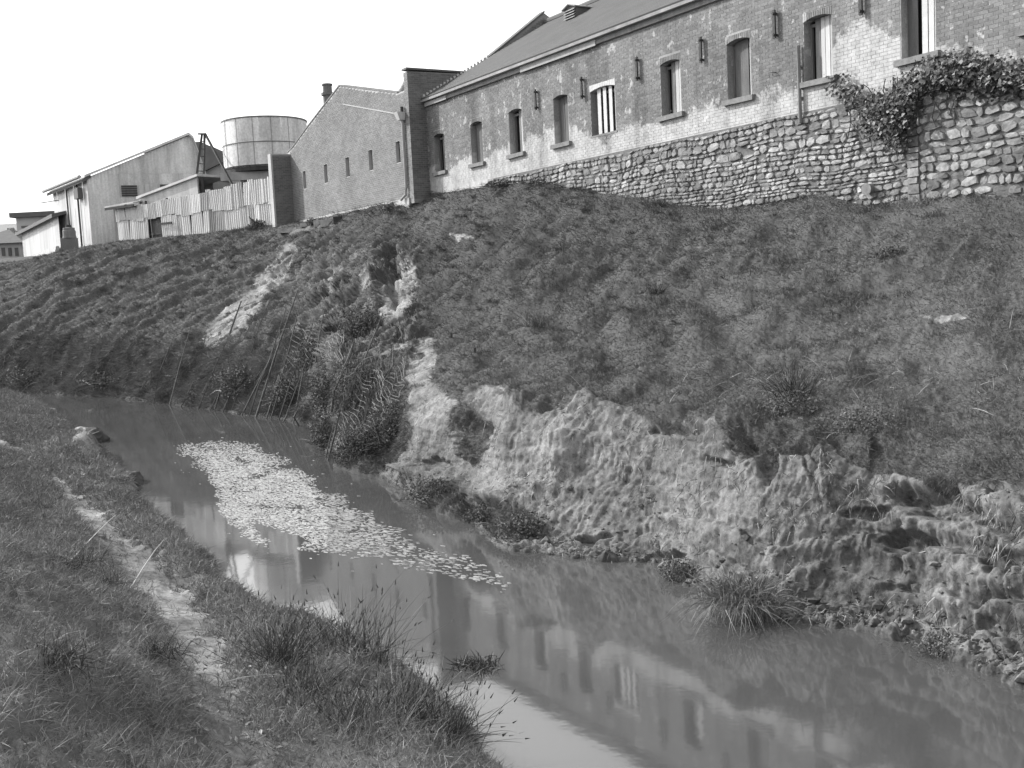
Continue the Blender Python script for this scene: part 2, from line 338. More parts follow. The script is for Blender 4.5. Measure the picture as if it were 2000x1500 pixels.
SCARS = [[(585,468),(560,480),(520,525),(480,565),(450,590),(420,620),(395,660),(395,685),(430,680),(470,650),(510,610),(520,580),(560,530)],
 [(808,515),(790,505),(760,540),(742,580),(738,620),(755,640),(785,620),(800,580),(815,545)], [(800,540),(822,560),(800,600),(790,625),(775,640),(770,610)],
 [(735,520),(700,545),(700,580),(725,570)], [(850,658),(825,665),(800,700),(790,750),(845,745),(850,700)], [(806,618),(792,640),(780,680),(790,690)], [(660,500),(632,540),(640,590),(655,560)],
 [(868,452),(905,460),(945,470),(900,478)], [(1780,625),(1880,622),(1900,640),(1830,640)], [(545,452),(620,440),(660,432),(625,448),(560,462)]]
bare = sstep(polysd(qx, qy, CLIFF), -7, 7)*(1-.0)
SC0 = (G[..., :2]-W0)@U; OF0 = (G[..., :2]-W0)@N; stk = fbm(np.stack([SC0*2.6+G[..., 2]*.8, OF0*.35, SC0*0+33], -1), 4, .6)
scar = np.zeros(PX.shape)
for k, p in enumerate(SCARS):
    e = sstep(polysd(PX+j1*7+j3*6, PY+j2*6, p), -5, 6)*(1-.8*sstep(-stk, .22, .42) if k < 8 else .8); bare = np.maximum(bare, e); scar = np.maximum(scar, e*(k < 8))
strip = (1-sstep(np.abs(VV-1.12), .05, .28))*sstep(perlin(np.stack([PX*.012, PY*0, PY*0], -1)), -.25, .1)*(PX < 640)*(PX > -50)
bare = np.maximum(bare, strip*.95)
GREEN = [[(880,785),(955,790),(965,880),(950,900),(900,880),(880,840)], [(1410,845),(1520,850),(1530,900),(1500,960),(1470,940),(1455,890)], [(745,945),(780,985),(960,1060),(900,985),(930,965),(850,935),(790,965)],
 [(930,1000),(1010,985),(1080,1010),(1075,1060),(960,1060)], [(1560,1150),(1720,1180),(1880,1180),(1880,1120),(1700,1090),(1600,1110)]]
for k, p in enumerate(GREEN): bare = bare*(1-(.85, .5, .8, .8, .42)[k]*sstep(polysd(PX+j1*22+j3*10, PY+j2*22+j4*10, p), -14, 16))
rec = np.zeros(PX.shape)                                  # hollows and ledges in the cut bank
for cx, cy, rx, ry, dp in [(1810,975,75,42,.5),(1765,1060,55,22,.3),(1245,1106,55,13,.5),(1310,1088,42,9,.35),(1160,1048,38,9,.3),(1455,868,32,26,.28),(1500,905,22,40,.24),(1330,835,55,12,.22),(930,850,38,40,.3),(1400,905,26,8,.15),(850,905,45,14,.25),(1690,1000,50,14,.2),(1780,1150,70,12,.14),(770,560,10,50,.45),(765,500,14,30,.6),(700,640,50,50,.2),(560,560,34,50,.35),(640,530,12,50,.3)]:
    e = ((PX+j1*12-cx)/rx)**2+((PY+j2*12-cy)/ry)**2; rec -= dp*.75*sstep(1.35-e-j3*.5, 0, 1.1)
for cx, cy, rx, ry, dp in [(820,925,70,22,.3),(960,965,35,22,.25),(1100,870,35,60,.2),(1460,1170,70,25,.25),(1640,770,60,30,.2),(730,560,16,70,.3),(1290,640,60,50,.2),(1185,700,26,40,-.25),(1100,645,20,26,-.2),(1310,665,26,36,-.25),(1225,640,30,30,.3),(1360,640,30,30,.25),(1410,600,30,14,-.25),(1560,660,60,12,-.2),(1020,560,14,30,-.25),(950,640,24,20,-.25),(1080,470,50,10,-.2),(1480,560,50,9,-.18),(1720,560,60,9,-.16),(1620,740,130,7,.16),(1640,700,120,9,-.14),(1260,755,70,9,.14),(880,700,40,8,.12),(960,430,60,14,-.25),(890,470,40,10,.2),(1380,690,50,40,.2),(980,560,90,40,.2),(920,420,90,30,.3),(1020,690,90,20,.15),(560,640,30,80,.25),(250,560,30,60,.35),(330,540,30,50,.3),(120,600,30,60,.3),(450,520,40,30,.2)]:
    rec += dp*np.exp(-((PX-cx)/rx)**2-((PY-cy)/ry)**2)
SC = (G[..., :2]-W0)@U                                     # distance along the bank
flute = fbm(np.stack([SC*2.0+j1*.5, G[..., 2]*.8+j2*.5, G[..., 1]*.1], -1), 5, .6)*.55
crumb = fbm(G*np.array([5., 5., 7.]), 4, .6); strata = perlin(np.stack([SC*.3, G[..., 2]*7+SC*.25, SC*0], -1))
rightish = sstep(PX, 1600, 1780)
stri = np.abs(fbm(np.stack([SC*7+j1, G[..., 2]*.9, SC*0+2], -1), 3))
lay = G[..., 2]*2.6+j1*.4+j3*.12+SC*.10; lay = lay-np.floor(lay); ledge = sstep(lay, 0, .75)-sstep(lay, .86, 1.)
lm_ = np.clip(.25+.9*fbm(np.stack([SC*.35, G[..., 2]*.5, SC*0+12], -1), 3)+.55*rightish+.35*(G[..., 2] < .9), 0, 1)
crk = 1-np.abs(fbm(G*np.array([1.1, 1.1, .55])+40, 3)); crk = sstep(crk, .94, 1.)*sstep(fbm(G*.6+77, 2), 0., .4)
dcl = .06*flute+.02*crumb+.022*fbm(G*np.array([8., 8., 2.6])+5, 3)-.035*stri+.05*fbm(G*.9+31, 3)+(.13+.07*rightish)*lm_*(ledge-.4)-.05*crk+.03*strata
clump = fbm(G*np.array([1.25, 1.25, 1.6]), 5, .55); tuft = np.abs(fbm(G*3.3+9, 4, .55)); OFF = (G[..., :2]-W0)@N; swell = fbm(np.stack([SC*.55+OFF*.25, OFF*.3, SC*0+8], -1), 3)
runs = fbm(np.stack([SC*.8+G[..., 2]*.55+j1*.25, G[..., 2]*.16+SC*.05, SC*0+4], -1), 4, .5)          # runnels down the steep left bank
leftish = 1-sstep(PX, 640, 900)
dgr = (.07+.05*leftish)*clump+(.055+.0*leftish)*tuft+(1-leftish)*.26*swell+(.05+.42*leftish)*runs*.85
scz = sstep(PX, 540, 620)*(1-sstep(PX, 800, 850))*sstep(PY, 450, 500)*(1-sstep(PY, 690, 730))
scr = 1-np.abs(fbm(np.stack([SC*1.5+j1*.3, OFF*.22, SC*0+21], -1), 3)); dgr = dgr+scz*(.34*sstep(scr, .3, 1.)-.2)*(1+.4*j2)
bare = np.maximum(bare, scz*.8*sstep(scr+.25*j3, .86, 1.02)); lowz = leftish*(1-sstep(PY, 700, 770))*sstep(PY, 560, 660)
fade = sstep(VV, .6, 1.3)*(1-sstep(VV, 7.2, 8.)*.9)*(1-sstep(VV, 8.6, 9.5)*.8)
disp = (bare*dcl+(1-bare)*dgr)*fade+rec*(VV < 8)+.05*crumb*(VV < 1.7)
lip = np.exp(-((VV-4.12)/.16)**2)*sstep(PX, 860, 960)*(PX < 1700); disp += lip*.14*(1+clump)   # turf lip hanging over the cut
G2 = G+NR*disp[..., None]
NR2 = normals(G2)
if NR2[400, 200] @ np.array([N[0], N[1], .5]) < 0: NR2 = -NR2
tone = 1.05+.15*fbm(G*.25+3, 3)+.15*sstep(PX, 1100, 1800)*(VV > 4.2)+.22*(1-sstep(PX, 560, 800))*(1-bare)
tone = tone*(1+.55*scar+.30*np.exp(-((PX-1075)/130)**2-((PY-870)/90)**2)*bare-.04*sstep(PX, 1350, 1600)*bare); undercut = (VV < 1.15)*bare; tone = tone*(1-.45*undercut)            # bare earth drawn darker along the waterline
def grid_mesh(name, G, attrs, facemask=None):
    nc, nr = G.shape[:2]; I = np.arange(nc*nr).reshape(nc, nr)
    q = np.stack([I[:-1, :-1], I[1:, :-1], I[1:, 1:], I[:-1, 1:]], -1)
    if facemask is not None: q = q[facemask]
    q = q.reshape(-1, 4); used, inv = np.unique(q.ravel(), return_inverse=True)
    return npmesh(name, G.reshape(-1, 3)[used], np.full(len(q), 4), inv, {k: np.broadcast_to(a, G.shape[:2]).ravel()[used] for k, a in attrs.items()}, True)
bf = (bare[:-1, :-1]+bare[1:, 1:])/2 > .5
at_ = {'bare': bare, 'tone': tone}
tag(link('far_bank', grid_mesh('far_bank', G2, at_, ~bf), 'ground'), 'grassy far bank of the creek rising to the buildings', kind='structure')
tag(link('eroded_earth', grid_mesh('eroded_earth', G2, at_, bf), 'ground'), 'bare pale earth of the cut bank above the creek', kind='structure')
# image-space lookup of the far bank, to find the ground under a picture point
px2, py2 = project(G2); vis = (px2 > -60) & (px2 < 2100) & (py2 > 300) & (py2 < 1500)
cx_, cy_ = ((px2[vis]+60)//6).astype(int), ((py2[vis]-300)//6).astype(int); gv = G2[vis]; order = np.argsort(-gv[:, 1])
LUT = np.full((362, 202), -1); LUT[cx_[order], cy_[order]] = order
def surf(px, py):
    i, j = int((px+60)//6), int((py-300)//6)
    for r in range(0, 12):
        for a, b in ((0, 0), (r, 0), (-r, 0), (0, r), (0, -r), (r, r), (-r, -r)):
            ii, jj = min(max(i+a, 0), 361), min(max(j+b, 0), 201)
            if LUT[ii, jj] >= 0: return gv[LUT[ii, jj]].copy()
    return atZ(px, py, 0)
# ------------------------------------------------------------------ near bank with the footpath
NW = [(-75,96),(-52,78),(-36,62)]+[tuple(atZ(*q)[:2]) for q in [(30,776),(100,802),(130,832),(190,872),(218,905),(262,948),(275,985),(330,1030),(405,1085),(422,1120),(500,1185),(560,1228),(680,1246),(780,1312),(860,1372),(940,1452),(1010,1530)]]+[(.9,6.9),(2.2,3.5),(4,0),(7,-6)]
NW = np.array(NW, float)
seg = np.concatenate([[0], np.cumsum(np.hypot(*np.diff(NW, axis=0).T)**.55)]); us = np.linspace(0, seg[-1], 520)
line = np.stack([np.interp(us, seg, NW[:, k]) for k in (0, 1)], -1)
ker = np.ones(9)/9; ls = np.stack([np.convolve(np.pad(line[:, k], 4, 'edge'), ker, 'valid') for k in (0, 1)], -1)
big = np.stack([np.convolve(np.pad(line[:, k], 40, 'edge'), np.ones(81)/81, 'valid') for k in (0, 1)], -1)
tg = np.gradient(big, axis=0); tg /= np.hypot(*tg.T)[:, None]; out = np.stack([tg[:, 1], -tg[:, 0]], -1)
if out[300, 0] > 0: out = -out
dd = np.concatenate([[-.5, -.2], np.linspace(0, 6, 210)[:], np.linspace(6.2, 14, 60), np.linspace(15, 60, 24)])
base2 = ls[:, None]+out[:, None]*dd[None, :, None]
zp = np.interp(dd, [-.5, -.2, 0, .12, .3, 1, 1.6, 2.3, 3.3, 4.8, 7, 11, 20, 60], [-.5, -.2, 0, .14, .3, .5, .62, .8, 1.35, 2.1, 2.9, 3.3, 3.5, 3.6])
NG = np.concatenate([base2, np.broadcast_to(zp, base2.shape[:2])[..., None]], -1).copy()
DD = np.broadcast_to(dd, NG.shape[:2])
c1 = fbm(NG*.9, 4); c2 = np.abs(fbm(NG*3., 3)); am = sstep(DD, 0, .8)
NG[..., 2] += am*(.13*c1+.10*c2)*(1-.55*sstep(DD, .8, 1.3)*(1-sstep(DD, 2.2, 2.9)))
NG[..., :2] += out[:, None]*(.12*fbm(NG*1.7+5, 3)*sstep(DD, -.6, .1))[..., None]
nx, ny = project(np.where(NG[..., 1:2] > 1, NG, [0, 1e4, 0]))
PATH = [(104,925,9),(122,950,17),(150,985,24),(200,1035,36),(265,1095,50),(330,1165,60),(372,1235,66),(410,1320,66),(440,1410,70),(470,1560,75)]
pth = np.maximum(linedist(nx, ny, PATH), linedist(nx, ny, [(-60,845,16),(0,862,14),(42,876,10)])); k1 = fbm(NG*4., 4)
NG[..., 2] -= .07*sstep(pth, -.3, .6)
nb = sstep(pth+k1*.5+.25*fbm(NG*14, 3), .05, .6)*(1-.42*sstep(ny, 1230, 1330))
for cx, cy, rx, ry in [(172,875,38,22),(165,850,22,12),(262,950,22,10)]:
    nb = np.maximum(nb, .9*np.exp(-(((nx-cx)/rx)**2+((ny-cy)/ry)**2)**1.5)*(DD < 2))
for cx, cy, rx, ry, hgt in [(172,868,30,16,.3),(120,885,60,18,.25),(240,925,30,16,.18),(60,1120,120,80,.25),(160,1060,50,60,.1),(20,1350,160,120,.2)]:
    NG[..., 2] += hgt*np.exp(-((nx-cx)/rx)**2-((ny-cy)/ry)**2)*sstep(DD, .0, .4)
pm = (nb[:-1, :-1]+nb[1:, 1:])/2 > .5; pm &= (DD[:-1, :-1] < 5)
ntone = 1+.2*fbm(NG*.4, 3)
at_ = {'bare': nb, 'tone': ntone*1.6}
tag(link('near_bank', grid_mesh('near_bank', NG, at_, ~pm), 'ground'), 'grassy near bank the footpath runs along', kind='structure')
tag(link('path', grid_mesh('path', NG, at_, pm), 'ground'), 'narrow trodden earth footpath along the creek', kind='structure')
NN = normals(NG); NN = np.where(NN[..., 2:3] < 0, -NN, NN)
# water and a far plain that reaches the horizon
me = bpy.data.meshes.new('water'); me.from_pydata([(-400, -60, 0), (120, -60, 0), (120, 500, 0), (-400, 500, 0)], [], [(0, 1, 2, 3)])
tag(link('water', me, 'water'), 'still muddy creek water', kind='structure')
me = bpy.data.meshes.new('ground'); me.from_pydata([(-2500, -2500, -1.2), (2500, -2500, -1.2), (2500, 2500, -1.2), (-2500, 2500, -1.2)], [], [(0, 1, 2, 3)])
a = me.attributes.new('tone', 'FLOAT', 'POINT'); a.data.foreach_set('value', [1.]*4)
tag(link('ground', me, 'ground'), 'low ground beyond the creek banks', kind='structure')

# ------------------------------------------------------------------ blades and leaves
def ribbons(P, Dv, L, Wd, bend, S, tone):
    N_ = len(P); Dv = Dv/np.linalg.norm(Dv, axis=1)[:, None]; view = P-CC; view /= np.linalg.norm(view, axis=1)[:, None]
    side = np.cross(Dv, view+rng.normal(size=P.shape)*.5); side /= np.linalg.norm(side, axis=1)[:, None]+1e-9
    vs = []
    for k in range(S):
        t = k/S; c = P+Dv*(L*t)[:, None]+bend*(t*t); wv = side*(Wd*(1-t*.75)/2)[:, None]; vs += [c-wv, c+wv]
    vs.append(P+Dv*L[:, None]+bend); V = np.stack(vs, 1); nv = 2*S+1; b = np.arange(N_)[:, None]*nv
    qs = [np.stack([b[:, 0]+2*k, b[:, 0]+2*k+1, b[:, 0]+2*k+3, b[:, 0]+2*k+2], 1) for k in range(S-1)]
    tri = np.stack([b[:, 0]+2*S-2, b[:, 0]+2*S-1, b[:, 0]+2*S], 1)
    idx = np.concatenate([q.ravel() for q in qs]+[tri.ravel()]); cnt = np.concatenate([np.full(N_*(S-1), 4), np.full(N_, 3)])
    return V.reshape(-1, 3), cnt, idx, np.repeat(tone, nv)
def leaves(P, Nv, size, tone, asp=.6):
    N_ = len(P); Nv = Nv/(np.linalg.norm(Nv, axis=1)[:, None]+1e-9); a = np.cross(Nv, rng.normal(size=P.shape)); a /= np.linalg.norm(a, axis=1)[:, None]+1e-9; b = np.cross(Nv, a)
    s = size[:, None]; V = np.stack([P-a*s/2, P+b*s*asp/2+Nv*s*.12, P+a*s/2, P-b*s*asp/2+Nv*s*.12], 1).reshape(-1, 3)
    return V, np.full(N_, 4), np.arange(N_*4), np.repeat(tone, 4)
def join(parts):
    V, C_, I, Tn = [], [], [], []; b = 0
    for v, c, i, t in parts: V.append(v); C_.append(c); I.append(i+b); Tn.append(t); b += len(v)
    return np.concatenate(V), np.concatenate(C_), np.concatenate(I), np.concatenate(Tn)
def foliage(name, parts, mat, parent=None, kind=None):
    V, c, i, t = join(parts); return link(name, npmesh(name, V, c, i, {'tone': t}), mat, parent, kind)
def sample(Gr, Nm, colr, rowr, n, *fields):
    ci = rng.uniform(colr[0], colr[1]-1.001, n); ri = rng.uniform(rowr[0], rowr[1]-1.001, n); a, b = ci.astype(int), ri.astype(int); fa, fb = ci-a, ri-b
    def il(A):
        e = (slice(None), None) if A.ndim == 3 else (slice(None),)
        fa_, fb_ = (fa[:, None], fb[:, None]) if A.ndim == 3 else (fa, fb)
        return A[a, b]*(1-fa_)*(1-fb_)+A[a+1, b]*fa_*(1-fb_)+A[a, b+1]*(1-fa_)*fb_+A[a+1, b+1]*fa_*fb_
    return [il(x) for x in (Gr, Nm)+fields]
c0, c1_ = np.searchsorted(ucols, -30), np.searchsorted(ucols, 2070); r0, r1_ = np.searchsorted(vrows, 1.05), np.searchsorted(vrows, 8.0)
P, Nn, b_, t_, vv, cl = sample(G2, NR2, (c0, c1_), (r0, r1_), 430000, bare, tone, np.ascontiguousarray(VV), clump)
px_, py_ = project(P)
keep = rng.random(len(P)) > sstep(b_, .25, .6)*.97; P, Nn, t_, vv, cl, px_, py_, b_ = [x[keep] for x in (P, Nn, t_, vv, cl, px_, py_, b_)]
n_ = len(P); down = np.array([N[0], N[1], -.5]); low = (px_ < 620)*sstep(py_, 650, 700)     # taller weeds low on the left bank
L = rng.uniform(.05, .15, n_)*(1+.7*low)*(1+.5*np.clip(cl, -1, 1))*np.clip(P[:, 1]/22, .8, 1.7)
dv = Nn*.75+rng.normal(size=P.shape)*.55+down*.28+np.array([0, 0, .25])
straw = rng.random(n_) < .02+.05*sstep(px_, 1350, 1750)*(fbm(P*.8, 3) > .15)
tn = np.where(straw, rng.uniform(.2, .38, n_), rng.uniform(.095, .20, n_))*t_*(1+.35*sstep(1-px_/700, 0, .3))
foliage('grass', [ribbons(P, dv, L, np.clip(P[:, 1]*.00042, .007, .03), np.outer(L, [0, 0, -.35])+rng.normal(size=P.shape)*(L*.2)[:, None], 1, tn)], 'blade', None, 'stuff')['label'] = 'short rough grass covering the far bank'
P, Nn, b_, vv = sample(G2, NR2, (c0, c1_), (r0, r1_), 6000, bare, np.ascontiguousarray(VV)); q = (b_ < .3) & (fbm(P*.7+60, 3) > -.1); P, Nn = P[q][:1900], Nn[q][:1900]; m_ = len(P); hh = rng.uniform(.5, 1.3, m_)*np.clip(P[:, 1]/26, .7, 1.6); nbz = 34
Pc = np.repeat(P, nbz, 0)+rng.normal(size=(m_*nbz, 3))*np.array([.09, .09, .02]); Nc = np.repeat(Nn, nbz, 0); Hc = np.repeat(hh, nbz); tc = np.repeat(np.where(rng.random(m_) < .12, 1.6, 1.1)*rng.uniform(.8, 1.25, m_), nbz); n_ = len(Pc); L = rng.uniform(.1, .24, n_)*Hc
foliage('rough_grass', [ribbons(Pc, Nc*.5+np.array([0, 0, .5])+rng.normal(size=Pc.shape)*.45, L, np.clip(Pc[:, 1]*.0004, .006, .02), np.outer(L, [N[0]*.3, N[1]*.3, -.5]), 2, rng.uniform(.08, .16, n_)*tc)], 'blade', None, 'stuff')['label'] = 'longer rough tufts of grass all over the far bank'
P, Nn, b_, t_ = sample(G2, NR2, (np.searchsorted(ucols, 2066), len(ucols)), (r0, r1_), 60000, bare, tone); q = b_ < .5; P, Nn, t_ = P[q], Nn[q], t_[q]; n_ = len(P); L = rng.uniform(.05, .14, n_)
foliage('grass', [ribbons(P, Nn*.75+rng.normal(size=P.shape)*.55+np.array([0, 0, .1]), L, np.full(n_, .010), np.outer(L, [0, 0, -.35]), 1, rng.uniform(.095, .2, n_)*t_)], 'blade', None, 'stuff')['label'] = 'short rough grass further along the far bank'
# fallen clods along the foot of the cut
P, Nn, b_, vv = sample(G2, NR2, (np.searchsorted(ucols, 740), c1_), (r0, r1_), 12000, bare, np.ascontiguousarray(VV)); q = (b_ > .5) & (vv < 2.9) & (rng.random(len(P)) < np.where(vv < 1.9, .5, .12)); P, Nn = P[q][:1500], Nn[q][:1500]
import bmesh
_b = bmesh.new(); bmesh.ops.create_icosphere(_b, subdivisions=1, radius=1); _b.verts.ensure_lookup_table(); IC = np.array([v.co[:] for v in _b.verts]); IFc = np.array([[v.index for v in f.verts] for f in _b.faces]); _b.free()
m_ = len(P); rr = rng.uniform(.008, .03, m_)*(1+2.*(rng.random(m_) < .06)); Vc = P[:, None]+Nn[:, None]*rr[:, None, None]*.3+IC[None]*(rr[:, None]*rng.uniform(.6, 1.3, (m_, 1)))[..., None]*rng.uniform(.65, 1.3, (m_, 12, 1))*np.array([1.2, 1, .75])
tag(link('clods', npmesh('clods', Vc.reshape(-1, 3), np.full(m_*20, 3), (np.arange(m_)[:, None, None]*12+IFc[None]).reshape(-1), {'bare': np.ones(m_*12), 'tone': np.repeat(rng.uniform(.7, 1.3, m_), 12)}), 'ground'), 'crumbled clods of earth along the foot of the cut bank', kind='stuff')
# hanging roots and sparse weeds on the cut face
P, Nn, b_, vv = sample(G2, NR2, (c0, c1_), (r0, r1_), 26000, bare, np.ascontiguousarray(VV)); q = (b_ > .6) & (vv < 4.2) & (fbm(P*1.1+30, 3) > -.05); P, Nn = P[q], Nn[q]; n_ = len(P)
L = rng.uniform(.05, .22, n_); foliage('hanging_roots', [ribbons(P+Nn*.02, Nn*.4+rng.normal(size=P.shape)*.35+np.array([0, 0, -.3]), L, np.full(n_, .010), np.outer(L, [0, 0, -.6]), 2, np.where(rng.random(n_) < .5, rng.uniform(.05, .1, n_), rng.uniform(.3, .5, n_)))], 'blade', None, 'stuff')['label'] = 'dry roots and weeds hanging over the bare earth'
# near-bank grass
nr0, nr1 = np.searchsorted(dd, .02), np.searchsorted(dd, 13.); ncol = len(NG)
P, Nn, b_, t_ = sample(NG, NN, (60, ncol-30), (nr0, nr1), 520000, nb, ntone); q = P[:, 1] > 2.; P, Nn, b_, t_ = [x[q] for x in (P, Nn, b_, t_)]
px_, py_ = project(P); q = (px_ > -120) & (px_ < 1150) & (py_ < 1640) & (rng.random(len(P)) > sstep(b_, .3, .65)*.96)
P, Nn, t_, px_, py_ = [x[q] for x in (P, Nn, t_, px_, py_)]; P, Nn, t_, px_, py_ = [x[:230000] for x in (P, Nn, t_, px_, py_)]; n_ = len(P)
lush = fbm(P*1.1, 3); L = rng.uniform(.05, .17, n_)*(1+.9*np.clip(lush, -.5, 1)); straw = rng.random(n_) < .05+.1*(lush > .3)
tn = np.where(straw, rng.uniform(.36, .55, n_), rng.uniform(.19, .37, n_))*t_
foliage('near_grass', [ribbons(P, Nn*.8+rng.normal(size=P.shape)*.6, L, np.clip(P[:, 1]*.0007, .006, .02), rng.normal(size=P.shape)*(L*.35)[:, None]+np.outer(L, [0, 0, -.3]), 2, tn)], 'blade', None, 'stuff')['label'] = 'long soft grass on the near bank beside the path'
# foam scum drifting in the middle of the creek
FO = [(345,876),(380,868),(460,864),(520,880),(560,900),(600,930),(650,960),(700,990),(760,1030),(830,1065),(920,1090),(1000,1130),(990,1155),(900,1130),(800,1110),(720,1090),(600,1075),(560,1040),(500,1020),(520,1060),(490,1060),(430,1000),(425,960),(400,915)]
fx, fy = rng.uniform(330, 1010, 210000), rng.uniform(855, 1165, 210000); sd = polysd(fx, fy, FO); gg = (fx-340)*.62+(fy-870)*.9; dens = np.interp(gg, [0, 130, 260, 360, 480, 700], [1, 1, .6, .25, .10, .04])
nz = fbm(np.stack([fx*.018, fy*.05, fx*0], -1), 4); q = ((sd+nz*14 > -2) | ((sd > -34) & (rng.random(len(fx)) < .03))) & (rng.random(len(fx)) < dens*np.clip(.85+nz*.9, .1, 1)*np.where(fx < 640, .8, .75)*np.clip(.3+sd/30, .10, 1)); fx, fy = fx[q], fy[q]
FV, FC, FI, FT = [], [], [], []; b = 0
for x, y in zip(fx, fy):
    c = atZ(x, y); k = 5; r = random.uniform(.008, .029)*(.85 if x < 640 else 1.15); ang = np.arange(k)*2*math.pi/k; st_ = random.uniform(1.3, 2.6)
    rr = r*rng.uniform(.5, 1.25, k); ex_, ey_ = rr*np.cos(ang)*st_, rr*np.sin(ang)*1.1; top = np.stack([c[0]+ex_*.8-ey_*.5, c[1]-ex_*.35+ey_, np.full(k, random.uniform(.003, .009))], -1); bot = top.copy(); bot[:, 2] = -.004; bot[:, :2] = c[:2]+(bot[:, :2]-c[:2])*1.15
    FV += [top, bot]; FC += [k]+[4]*k; FI += list(range(b, b+k))+[e for i in range(k) for e in (b+k+i, b+k+(i+1) % k, b+(i+1) % k, b+i)]; b += 2*k
    FT += [random.uniform(.36, .72)*(1 if x < 640 else .7)]*(2*k)
tag(link('foam', npmesh('foam', np.concatenate(FV), FC, FI, {'tone': FT}), 'foam'), 'pale flecks of foam drifting on the creek', kind='stuff')

# ================================================================== warehouse and its neighbours
def panel(mb, s0, s1, zb, top, holes, o0, o1):            # wall slab along the warehouse line with openings cut out
    cuts = sorted({s0, s1, *[h[0] for h in holes], *[h[1] for h in holes], *[p[0] for p in top if s0 < p[0] < s1]})
    T_ = lambda s: float(np.interp(s, [p[0] for p in top], [p[1] for p in top]))
    for a, b in zip(cuts[:-1], cuts[1:]):
        m = (a+b)/2; hs = sorted([h for h in holes if h[0] < m < h[1]], key=lambda h: h[2]); z = zb
        for h in hs:
            mb.wbox(a, b, o0, o1, z, h[2]); z = h[3]
        mb.hexa([WF(a, o0, z), WF(b, o0, z), WF(b, o1, z), WF(a, o1, z), WF(a, o0, T_(a)), WF(b, o0, T_(b)), WF(b, o1, T_(b)), WF(a, o1, T_(a))])
CO, BL, JT = .086, .24, .012
def bricks(frame, a0, a1, zfun0, zfun1, holes, zstart=6.):
    """running bond; frame(a, off, z) -> point; returns arrays of brick boxes (a0, a1, z0, z1)"""
    res = []; k = 0; z = zstart
    while z < 18:
        off = (k % 2)*BL/2; a = a0-BL+off
        while a < a1:
            x0, x1 = max(a, a0), min(a+BL-JT, a1); zt = z+CO-JT
            segs = [(x0, x1)] if x1-x0 > .03 else []
            for h in holes:
                if zt > h[2]+.01 and z < h[3]-.01:
                    ns = []
                    for p, q in segs:
                        if q <= h[0] or p >= h[1]: ns.append((p, q)); continue
                        if p < h[0]-.03: ns.append((p, h[0]))
                        if q > h[1]+.03: ns.append((h[1], q))
                    segs = ns
            for p, q in segs:
                if z >= zfun0((p+q)/2) and zt <= min(zfun1(p), zfun1(q))+.015: res.append((p, q, z, zt))
            a += BL
        z += CO; k += 1
    return res
def brick_mass(name, frame, bl, mat, parent, proud=.004, label=None):
    b = np.array(bl); n_ = len(b); pr = proud+rng.uniform(-.0015, .002, n_); V = np.zeros((n_, 8, 3))
    def F(a, o, z): return frame(a, o, z)
    for k, (ai, zi, f) in enumerate([(0, 2, 1), (1, 2, 1), (1, 3, 1), (0, 3, 1), (0, 2, 0), (1, 2, 0), (1, 3, 0), (0, 3, 0)]):
        o = pr if f else np.full(n_, -.01)
        x, y, z = F(b[:, ai], o, b[:, zi]); V[:, k] = np.stack([x, y, z], -1)
    fs = np.array([(0, 1, 2, 3), (0, 4, 5, 1), (1, 5, 6, 2), (2, 6, 7, 3), (3, 7, 4, 0)])
    idx = (np.arange(n_)[:, None, None]*8+fs[None]).reshape(-1)
    o = link(name, npmesh(name, V.reshape(-1, 3), np.full(n_*5, 4), idx, {'tone': np.repeat(rng.random(n_), 8)}), mat, parent, 'stuff')
    if label: o['label'] = label
    return o
WFv = lambda s, off, z: (W0[0]+U[0]*s+N[0]*off, W0[1]+U[1]*s+N[1]*off, z)
SEND = 21.32                     # where the fire wall of the warehouse begins
EAVE = 12.0
# windows: left s, right s, sill z, top z, boards [(f0, f1, tone)], kind
WIN = [(20.77, 19.87, 9.02, 10.55, [(0, .1, 'd'), (.42, .52, 'g'), (.55, .9, 'g'), (.9, 1, 'b')], 'first window from the corner pilaster'),
 (17.65, 16.73, 9.0, 10.57, [(.1, .5, 'd'), (.5, .86, 'd'), (.9, 1, 'b')], 'dark'),
 (14.74, 13.82, 9.0, 10.59, [(.4, .55, 'g'), (.56, .78, 'b'), (.8, 1, 'b')], 'x'),
 (11.75, 10.88, 8.98, 10.59, [(.1, .4, 'd'), (.42, .74, 'd'), (.8, .97, 'b')], 'x'),
 (9.56, 8.21, 8.95, 10.45, [(.19, .33, 'w'), (.42, .55, 'w'), (.65, .78, 'w'), (.88, 1., 'w')], 'bars'),
 (5.94, 5.03, 9.04, 10.61, [(.28, .46, 'g'), (.48, .64, 'b'), (.65, .82, 'b'), (.83, 1, 'b')], 'x'),
 (3.05, 2.13, 9.04, 10.62, [(.1, .4, 'd'), (.4, .68, 'd'), (.72, .92, 'b'), (.93, 1, 'd')], 'x'),
 (.20, -.72, 9.02, 10.58, [(.2, .38, 'g'), (.4, .55, 'b'), (.56, .72, 'b'), (.73, .88, 'b'), (.89, 1, 'b')], 'x'),
 (-2.79, -3.72, 9.0, 10.75, [(0, .32, 'd'), (.45, .62, 'w'), (.64, .8, 'w'), (.82, 1, 'w')], 'x'),
 (-5.9, -6.8, 9.02, 10.6, [(.2, .45, 'b'), (.46, .7, 'b'), (.72, 1, 'b')], 'x'), (-8.9, -9.8, 9.02, 10.6, [(.2, .5, 'b'), (.5, 1, 'b')], 'x')]
WH = thing('brick_warehouse', 'long old brick warehouse with shuttered windows and peeling whitewash above the stone wall', 'warehouse', WF(9, 0, 8.3))
holes = [(r, l, zb, zt) for l, r, zb, zt, _, _ in WIN]
